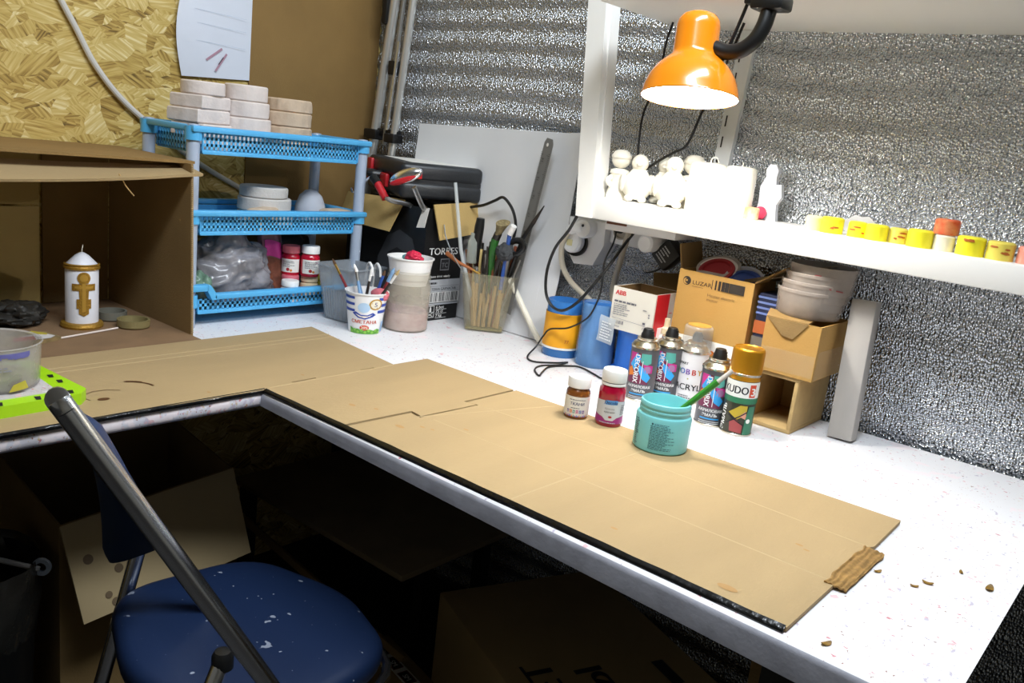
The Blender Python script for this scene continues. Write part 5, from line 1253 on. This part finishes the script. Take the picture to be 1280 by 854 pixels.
def pillar(loc_, r, h, lab, curl):
    t = thing('pillar_candle', lab, 'candle', loc_, 0, 'plain white pillar candles on the shelf')
    part('candle_body', MB().lathe([(0, 0), (r, 0), (r, h-.006), (r-.002, h-.002), (r-.006, h), (r*.5, h+.001), (0, h+.001)], 40), M_wax, t, local=True)
    pts = [(.004, 0, h), (.004, 0, h+.008), (.010, .002, h+.012), (.015, .003, h+.008), (.017, .003, h+.002)] if curl else [(0, 0, h), (.0005, 0, h+.008)]
    part('wick', MB().tube(pts, .0011, 6, 5 if curl else 0), M_wax, t, local=True)
    return t
pillar((1.040, -.106, ZS), .0335, .091, 'wider white pillar candle with a curled wick, right of the figurines', True)
pillar((1.096, -.082, ZS), .0285, .091, 'narrower white pillar candle beside the angel cut-out', False)
mb = MB(); pr_ = [(-.022, 0), (.022, 0), (.018, .03), (.026, .045), (.022, .068), (.012, .066), (.010, .078), (.012, .092), (.006, .102), (-.006, .102), (-.012, .092), (-.010, .078), (-.018, .060), (-.016, .03)]
mb.prism([(1.143+a, ZS+b) for a, b in pr_], -.055, -.043, 'Y')
solo('angel_figure', mb, mat('pale_wax', 'dfe2ea', .5), 'pale bluish angel-shaped figure right of the white candles', 'figurine')
mb = MB().at((1.136, -.060, ZS+.040), 0, PI/2); mb.lathe([(0, -.002), (.012, -.002), (.012, .002), (0, .002)], 24)
for v in mb.bm.verts: v.co.z += -.028+.0
solo('red_disc', mb, mat('crimson_disc', 'b8324f', .4), 'small crimson disc behind the narrower white candle', 'disc')
M_orng = mat('orange_wax', 'f2a264', .4, var=.5, vscale=60, col2='f6d9b4')
mb = MB().lathe([(0, 0), (.0135, 0), (.0135, .020), (.012, .022), (0, .022)], 26, (1.137, -.100, ZS)); solo('tealight_candle', mb, M_orng, 'small orange candle at the foot of the angel figure', 'candle')
def ycandle(x, y, r, h, m, lab, z=ZS, rust=0, grp='short coloured candles on the shelf'):
    t = thing('short_candle', lab, 'candle', (x, y, z), 0, grp)
    part('candle_body', MB().lathe([(0, 0), (r, 0), (r, h-.003), (r-.002, h-.0008), (r-.005, h), (0, h-.001)], 32), m, t, local=True)
    if rust:
        p = Print()
        for i in range(rust):
            u = (-.010+.02*random.random()); v = h*(.2+.65*random.random()) if rust < 6 else h*(.82-.06*random.random()); w_ = .003+.004*random.random()
            p.poly([(u-w_, v), (u, v-.0012), (u+w_, v-.0006), (u+w_*.8, v+.0015), (u-w_*.5, v+.002)], 0)
        part('rust_stain', p.cyl((x, y, z), r, .0), [k('rust_brown', 'b5621e', .6)], t, 'rust-brown stain')
    return t
M_y = mat('yellow_wax', 'f2e52f', .4); M_y2 = mat('pale_yellow_wax', 'f3e69a', .45); M_y3 = mat('sandy_yellow_wax', 'e8d45c', .45)
ycandle(1.262, -.118, .0145, .025, M_y2, 'pale cream-yellow candle at the left end of the candle row')
ycandle(1.294, -.120, .0185, .027, M_y, 'yellow candle with faint stains, second from the left in the candle row', rust=2)
ycandle(1.336, -.118, .0150, .026, M_y, 'yellow candle with a brown streak just right of the gap in the row', rust=4)
ycandle(1.369, -.122, .0180, .026, M_y, 'clean yellow candle fourth from the left in the row')
ycandle(1.400, -.112, .0145, .025, M_y3, 'small sandy candle with a rusty foot in the middle of the row', rust=5)
ycandle(1.437, -.122, .0195, .028, M_y, 'clean bright yellow candle left of the white one')
ycandle(1.472, -.118, .0155, .025, mat('ivory_wax', 'e9e0c8', .5), 'ivory white candle carrying the red-orange one')
ycandle(1.512, -.124, .0205, .029, M_y, 'yellow candle with a rust-brown rim, right of the ivory candle', rust=8)
ycandle(1.553, -.122, .0195, .028, M_y3, 'sandy yellow candle with brown spots near the right end of the row', rust=5)
ycandle(1.592, -.120, .0165, .026, mat('salmon_wax', 'ee9a86', .45), 'salmon pink candle at the right edge of the picture')
ycandle(1.470, -.112, .0185, .024, mat('red_orange_wax', 'd9542a', .45, var=.35, vscale=70, col2='e08a5a'), 'red-orange candle standing on top of the ivory one', z=ZS+.0256)
solo('glass_dome', MB().lathe([(0, 0), (.022, 0), (.0215, .012), (.016, .024), (.006, .029), (0, .0295)], 28, (1.376, -.060, ZS)), clear_mat('clear_dome', 'c6cbd2', .4, .1), 'small clear dome behind the yellow candles', 'dome')
mb = MB(); mb.surf(lambda u, v: (1.270+.085*u, -.022-.012*v, ZS+.002+.030*v*(.4+.6*math.sin(PI*u))+.002*math.sin(22*u)), 20, 8, .0006)
solo('foil_scrap', mb, mat('bright_foil', 'dcdcdc', .15, 1), 'shiny crumpled foil scrap behind the left yellow candles', 'foil')

# ---- thin cords on the wall behind the lamp
cord([(.914, -.10, 1.4445), (.906, -.10, 1.41), (.902, -.10, 1.365), (.893, -.10, 1.32), (.878, -.10, 1.275), (.876, -.10, 1.235), (.880, -.10, 1.185), (.882, -.085, 1.13), (.880, -.06, 1.105)], .0022, 'thin black cord hanging from the upper shelf left of the lamp, behind the figurines')
cord([(1.06, -.10, 1.4445), (1.04, -.10, 1.38), (1.008, -.10, 1.295), (.985, -.10, 1.225), (.960, -.10, 1.207), (.930, -.10, 1.188), (.900, -.095, 1.168), (.86, -.09, 1.140), (.832, -.085, 1.12), (.815, -.09, 1.106)], .0026, 'thicker black cord running from behind the lamp down over the figurines to the shelf end')

# ================================================================== lamp
c = Vector((1.113, -.352, 1.289))
t = thing('clamp_lamp', 'orange metal lamp with a bell shade clamped to the upper shelf', 'lamp', (1.20, -.33, 1.445))
M_orange = mat('orange_enamel', 'f08a10', .22, coat=.6)
prof = [(.0755, 0), (.0765, .0015), (.0755, .004), (.0735, .014), (.068, .030), (.058, .046), (.046, .057), (.0375, .0635), (.0355, .067), (.0345, .072), (.0340, .108), (.0325, .118), (.027, .126), (.017, .131), (0, .1325)]
TILT = Matrix.Translation(c+Vector((0, 0, .05))) @ Matrix.Rotation(math.radians(-9), 4, Vector((.78, .62, 0))) @ Matrix.Translation(-c-Vector((0, 0, .05)))
def tilted(mb): mb.bm.transform(TILT); return mb
part('lamp_shade', tilted(MB().lathe(prof, 56, tuple(c))), M_orange, t)
part('shade_lining', tilted(MB().lathe([(.0750, .0006), (.0740, .004), (.072, .014), (.0665, .0295), (.0565, .0452), (.0445, .056), (.036, .0625), (.033, .070), (.0325, .106), (0, .115)], 48, tuple(c))), mat('white_lining', 'ffffff', .5), t, 'white inside of the shade')
part('bulb', tilted(MB().lathe([(0, .000), (.012, .002), (.021, .010), (.024, .020), (.022, .032), (.015, .046), (.012, .056), (.012, .07), (0, .07)], 28, (c.x, c.y, c.z+.030))), mat('glowing_bulb', 'fff6e4', .4, emit=14), t, 'glowing bulb')
neck = [(1.140, -.345, 1.3675), (1.163, -.344, 1.362), (1.185, -.343, 1.366), (1.203, -.341, 1.381), (1.212, -.338, 1.402), (1.214, -.334, 1.424), (1.214, -.332, 1.438)]
mb = MB().tube(neck, .0118, 14, 8)
P_ = catmull([Vector(p) for p in neck], 8)
part('gooseneck', mb, M_black, t)
mb = MB(); mb.box(1.188, 1.240, -.350, -.308, 1.424, 1.4445, .005); mb.box(1.192, 1.236, -.350, -.306, 1.4445, 1.49, .004); mb.box(1.192, 1.236, -.309, -.26, 1.476, 1.49, .004)
mb.box(1.176, 1.19, -.345, -.322, 1.432, 1.4445, .003)
part('clamp', mb, M_black, t, 'black clamp')
part('lamp_cord', MB().tube([(1.180, -.335, 1.44), (1.172, -.333, 1.415), (1.160, -.334, 1.375), (1.150, -.336, 1.345)], .0028, 8, 4), M_black, t)

# ================================================================== folding chair
t = thing('folding_chair', 'chrome folding chair with a paint-flecked navy seat, pulled up to the inner desk corner', 'chair', (.83, -.95, 0))
M_navy = NT('navy_vinyl'); b = M_navy.b; b.inputs['Roughness'].default_value = .45; b.inputs['Base Color'].default_value = srgb('152748')
tc = M_navy.n('ShaderNodeTexCoord'); last = None
for i, (sc, th) in enumerate(((55, .735), (130, .76))):
    nz = M_navy.n('ShaderNodeTexNoise', Scale=float(sc), Detail=1.5); mp = M_navy.n('ShaderNodeMapping', Location=(i*3.3, 0, 0)); M_navy.l(tc, 'Object', mp, 'Vector'); M_navy.l(mp, 'Vector', nz, 'Vector')
    rp = M_navy.n('ShaderNodeValToRGB'); rp.color_ramp.elements[0].position = th; rp.color_ramp.elements[1].position = th+.01; M_navy.l(nz, 'Fac', rp, 'Fac')
    mx = M_navy.n('ShaderNodeMixRGB'); M_navy.l(rp, 'Color', mx, 0); mx.inputs[1].default_value = srgb('152748'); mx.inputs[2].default_value = srgb('8e95a5')
    if last: M_navy.l(last, 'Color', mx, 1)
    last = mx
M_navy.l(last, 'Color', b, 'Base Color'); M_navy = M_navy.m
SZ = .455
corners = [(.630, -1.035), (.660, -.800), (.86, -.748), (1.025, -.800), (1.050, -1.045), (.84, -1.115)]
def rounded(P, n=7, f=.33):
    out = []
    for i, p in enumerate(P):
        a, b_ = Vector(P[i-1]), Vector(P[(i+1) % len(P)]); p = Vector(p)
        s, e = p+(a-p)*f, p+(b_-p)*f
        for j in range(n+1):
            q = j/n; out.append(tuple(s*(1-q)**2+p*2*q*(1-q)+e*q*q))
    return out
O = rounded(corners); cc = Vector((.842, -.93))
mb = MB(); rings = []
for f, z in ((.93, -.040), (.985, -.034), (1.0, -.022), (.995, -.010), (.965, -.001), (.90, .004), (.7, .007), (.4, .008)):
    rings.append([(cc.x+(x-cc.x)*f, cc.y+(y-cc.y)*f, SZ+z) for x, y in O])
vs = [p for r_ in rings for p in r_]; n = len(O); fs = [[i*n+j, i*n+(j+1) % n, (i+1)*n+(j+1) % n, (i+1)*n+j] for i in range(len(rings)-1) for j in range(n)]
fs += [list(range(n))[::-1], [(len(rings)-1)*n+j for j in range(n)]]
mb.add(vs, fs); part('seat', mb, M_navy, t, 'navy vinyl seat', ang=60)
A = Vector((.970, -1.249, .900)); Fo = Vector((.34, .94, 0)); dn = Vector((1.047, -1.036, .520))-A; dn.normalize()
foot = A+dn*((A.z-.012)/-dn.z)
Ls = Vector((-.94, .34, 0)); off = Vector((-.915, .402, 0))*.275+Vector((0, 0, -.093))
A2 = A+off; foot2 = A2+dn*((A2.z-.012)/-dn.z)
RT = .0118
for a, f_, q in ((A, foot, 0), (A2, foot2, 1)):
    part('front_leg', MB().tube([a+dn*.016, a+dn*.4, f_], RT, 16), M_chrome, t)
    part('rubber_foot', MB().tube([f_+Vector((0, 0, .03)), f_-Vector((0, 0, .011))], RT+.003, 14), M_black, t, 'black foot')
mid = A+off*.5-dn*.002
part('top_bar', MB().tube([A+dn*.017, A+dn*.004+off*.01, A+off*.045-dn*.002+dn*.004, mid, A2-off*.045-dn*.002+dn*.004, A2+dn*.004-off*.01, A2+dn*.017], RT, 16, 6), M_chrome, t)
back = (dn.cross(Ls)).normalized()
if back.dot(Fo) > 0: back = -back
def pad(u, v, side):
    # u along the tube (0 top), v from the near to the far tube
    p = A+dn*(.030+.180*u)+off*(.03+.94*v)
    bulge = math.sin(PI*v)*(.0+.070*u**1.6)-.009
    ed = min(1, math.sin(PI*min(max(v, .02), .98))*4)*min(1, math.sin(PI*min(max(u, .02), .98))*4)
    return p+back*(bulge+side*.011*ed)
mb = MB(); mb.surf(lambda u, v: tuple(pad(u, v, 1)), 18, 18); mb.surf(lambda u, v: tuple(pad(u, v, -1)), 18, 18)
part('backrest', mb, mat('navy_back', '122a52', .4), t, 'navy padded backrest')
hin = Vector((.985, -1.060, .530)); ft = Vector((1.01, -1.30, .012))
hin2 = Vector((.640, -.975, .575)); ft2 = Vector((.60, -1.10, .012))
part('rear_leg', MB().tube([hin, hin+(ft-hin)*.4, ft], .0115, 14), M_chrome, t); part('rear_leg', MB().tube([hin2, hin2+(ft2-hin2)*.4, ft2], .0115, 14), M_chrome, t)
part('end_cap', MB().lathe([(0, 0), (.0135, 0), (.0135, .016), (.010, .023), (0, .025)], 18, tuple(hin-Vector((0, 0, .010)))), M_black, t, 'black rounded cap')
part('seat_rail', MB().tube([(1.045, -1.05, SZ-.045), (1.02, -.81, SZ-.045), (.86, -.77, SZ-.045), (.68, -.81, SZ-.045), (.64, -1.03, SZ-.045)], .008, 10, 6), M_chrome, t)

# ================================================================== under the desk
def oriented_box_thing(): pass
t = thing('open_carton', 'open cardboard box with dark round spots on the floor under the left wing', 'cardboard box', (.45, -.85, 0))
M_dim = mat('plain_cardboard', 'b09a72', .85, var=.1, vscale=6)
def wall(P, th, m, nm, lab=None):
    mb = MB(); mb.surf(lambda u, v: tuple((Vector(P[0])*(1-u)+Vector(P[1])*u)*(1-v)+(Vector(P[3])*(1-u)+Vector(P[2])*u)*v), 3, 3, th); return part(nm, mb, m, t, lab)
q0, q1, q2, q3 = (.455, -1.032, 0), (.452, -.708, 0), (.13, -.660, 0), (.11, -1.00, 0)
H = lambda p, z: (p[0], p[1], z)
T0, T1, T2, T3 = H(q0, .492), H(q1, .520), H(q2, .52), H(q3, .50)
wall([q0, q1, T1, T0], .004, M_card3, 'front_wall'); wall([q1, q2, T2, T1], .004, M_card3, 'side_wall'); wall([q2, q3, T3, T2], .004, M_card3, 'back_wall'); wall([q3, q0, T0, T3], .004, M_card3, 'side_wall')
f0, f1 = Vector((.532, -1.026, .345)), Vector((.530, -.712, .374))
wall([tuple(f0), tuple(f1), (T1[0]+.002, T1[1], T1[2]), (T0[0]+.002, T0[1], T0[2])], .004, M_dim, 'flap', 'pale flap hanging outwards')
fu = (f1-f0).normalized(); fv = (Vector(T0)-f0); fv = (fv-fu*fv.dot(fu)).normalized()
for u, v, r_ in ((.035, .098, .0085), (.078, .066, .0075), (.095, .060, .006), (.050, .030, .006), (.058, .015, .007), (.150, .10, .004)):
    p = Print(); p.disc(u, v, r_, 0, 14); part('dark_spot', p.plane(tuple(f0+fu.cross(fv)*.001), tuple(fu), tuple(fv)), [k('dark_spot_ink', '6a563c', .7)], t, 'dark round spot')
t = thing('lower_shelf', 'dark board lying as a low shelf under the desk corner', 'shelf', (.45, -.3, .33))
part('board', MB().box(.10, .705, -.475, -.08, .305, .318, .001), mat('dark_board', '8d7a5c', .8, var=.2, vscale=8), t)
for x, y in ((.13, -.45), (.60, -.30), (.13, -.10), (.60, -.10)): part('leg', MB().box(x-.015, x+.015, y-.015, y+.015, 0, .305), M_leg, t)
t = thing('plank_stack', 'thin dark batten leaning below the low shelf board under the desk', 'plank', (.5, -.35, 0))
part('batten', MB().tube([(.16, -.515, .27), (.76, -.505, .17)], .012, 4, flat=.5), M_card3, t)
M_big = mat('storage_cardboard', 'a38859', .85, var=.12, vscale=6)
t = thing('food_carton', 'large closed cardboard carton with upside-down black lettering under the right wing', 'cardboard box', (1.1, -.25, 0))
o3 = Vector((.772, -.432, 0)); ex = Vector((.62, -.27, 0)).normalized()
ex = Vector((.917, -.398, 0)); ey = Vector((.398, .917, 0))
Mb = Matrix(((ex.x, ey.x, 0, o3.x), (ex.y, ey.y, 0, o3.y), (0, 0, 1, 0), (0, 0, 0, 1)))
mb = MB(); mb.M = Mb; mb.box(0, .52, 0, .37, .0, .298, .003); part('carton_body', mb, M_big, t)
for s, u, v in (('ЕДЫ', .395, .185), ('ПАКЕТ', .40, .095)):
    p = Print(); p.text(s, u, v, .075, 0, rot=PI, bold=.07)
    part('lettering', p.plane(tuple(o3+Vector((0, 0, .2985))), tuple(ex), tuple(ey)), [M_ink], t, 'black block letters')
p = Print(); p.rect(.33, .40, .285, .31, 0); part('printed_bar', p.plane(tuple(o3+Vector((0, 0, .2985))), tuple(ex), tuple(ey)), [M_ink], t, 'black bar')
t = thing('label_strip_box', 'low dark carton with a strip of white stamps, right of the chair', 'carton', (.75, -.45, 0))
S0 = Vector((.605, -.405, 0)); sx = Vector((.97, -.22, 0)).normalized(); sy = Vector((.22, .97, 0)).normalized()
Ms = Matrix(((sx.x, sy.x, 0, S0.x), (sx.y, sy.y, 0, S0.y), (0, 0, 1, 0), (0, 0, 0, 1)))
mb = MB(); mb.M = Ms; mb.box(-.01, .20, -.05, .010, 0, .10, .002); part('carton_body', mb, M_card3, t)
p = Print(); p.rect(-.01, .20, -.048, -.016, 0)
for u in (.035, .09, .145): p.rect(u-.021, u+.021, -.044, -.020, 1); p.rect(u-.018, u+.018, -.041, -.023, 2); p.text('SM', u, -.038, .017, 3, bold=.05)
part('printed_strip', p.plane(tuple(S0+Vector((0, 0, .1003))), tuple(sx), tuple(sy)), [M_paper, k('dark_red_print', '6e2a26', .6), M_ink, k('white_print')], t, 'white strip with dark marks')
t = thing('lined_bin', 'dark waste bin lined with a black bag, wire handle hanging, at the left edge', 'bin', (.365, -1.165, 0))
c = (.385, -1.150, 0)
part('bin_body', MB().lathe([(0, 0), (.085, 0), (.105, .43), (.103, .43), (.083, .004), (0, .004)], 36, c), M_black, t)
def bagf(a, z): return 1+.05*noise.noise((math.cos(a)*4, math.sin(a)*4, z*25))
part('bin_bag', MB().lathe([(.099, .30), (.106, .345), (.111, .38), (.1105, .435), (.108, .442), (.103, .437), (.098, .38), (.085, .15), (0, .12)], 60, c, bagf), mat('shiny_black_bag', '2c2b28', .14, bump=1.0, bscale=30), t, 'shiny black liner', ang=80)
part('wire_handle', MB().tube([(c[0]+.075, c[1]+.085, .428), (c[0]+.02, c[1]+.015, .450), (c[0]-.03, c[1]-.05, .455), (c[0]-.085, c[1]-.075, .428)], .0045, 8, 5), mat('pale_wire', 'b9bcc0', .4), t, 'pale wire handle')
mb = MB().at((c[0]+.075, c[1]+.088, .431), .8, PI/2); mb.lathe([(.008, -.003), (.015, -.003), (.015, .003), (.008, .003), (.008, -.003)], 20); part('handle_ring', mb, M_greyleg, t)
mb = MB().at((c[0]+.088, c[1]-.035, .335), 1.2, PI/2); mb.lathe([(0, 0), (.016, 0), (.016, .006), (.010, .008), (.008, .014), (0, .014)], 20); part('handle_lug', mb, M_greyleg, t, 'grey round lug')
t = thing('folded_packet', 'blue and yellow edged packet under the front right of the desk', 'packet', (1.55, -.6, .60))
part('packet_body', MB().prism([(1.50, -.62), (1.62, -.66), (1.65, -.55), (1.53, -.51)], .590, .604), mat('packet_card', '8a6a4c', .7), t)
p = Print(); p.poly([(1.501, -.619), (1.53, -.629), (1.532, -.622), (1.503, -.612)], 0); p.poly([(1.53, -.629), (1.57, -.6425), (1.572, -.635), (1.532, -.622)], 1); p.poly([(1.57, -.6425), (1.60, -.652), (1.602, -.645), (1.572, -.635)], 2)
part('printed_edge', p.plane((0, 0, .6042), (1, 0, 0), (0, 1, 0)), [M_dkblue, k('mustard_print'), k('sky_print')], t, 'blue and yellow edge')
t = thing('support_box', 'plain brown carton standing under the right end of the desk', 'cardboard box', (1.6, -.5, 0))
part('carton_body', MB().box(1.47, 1.66, -.60, -.38, 0, .589, .003), M_card3, t)
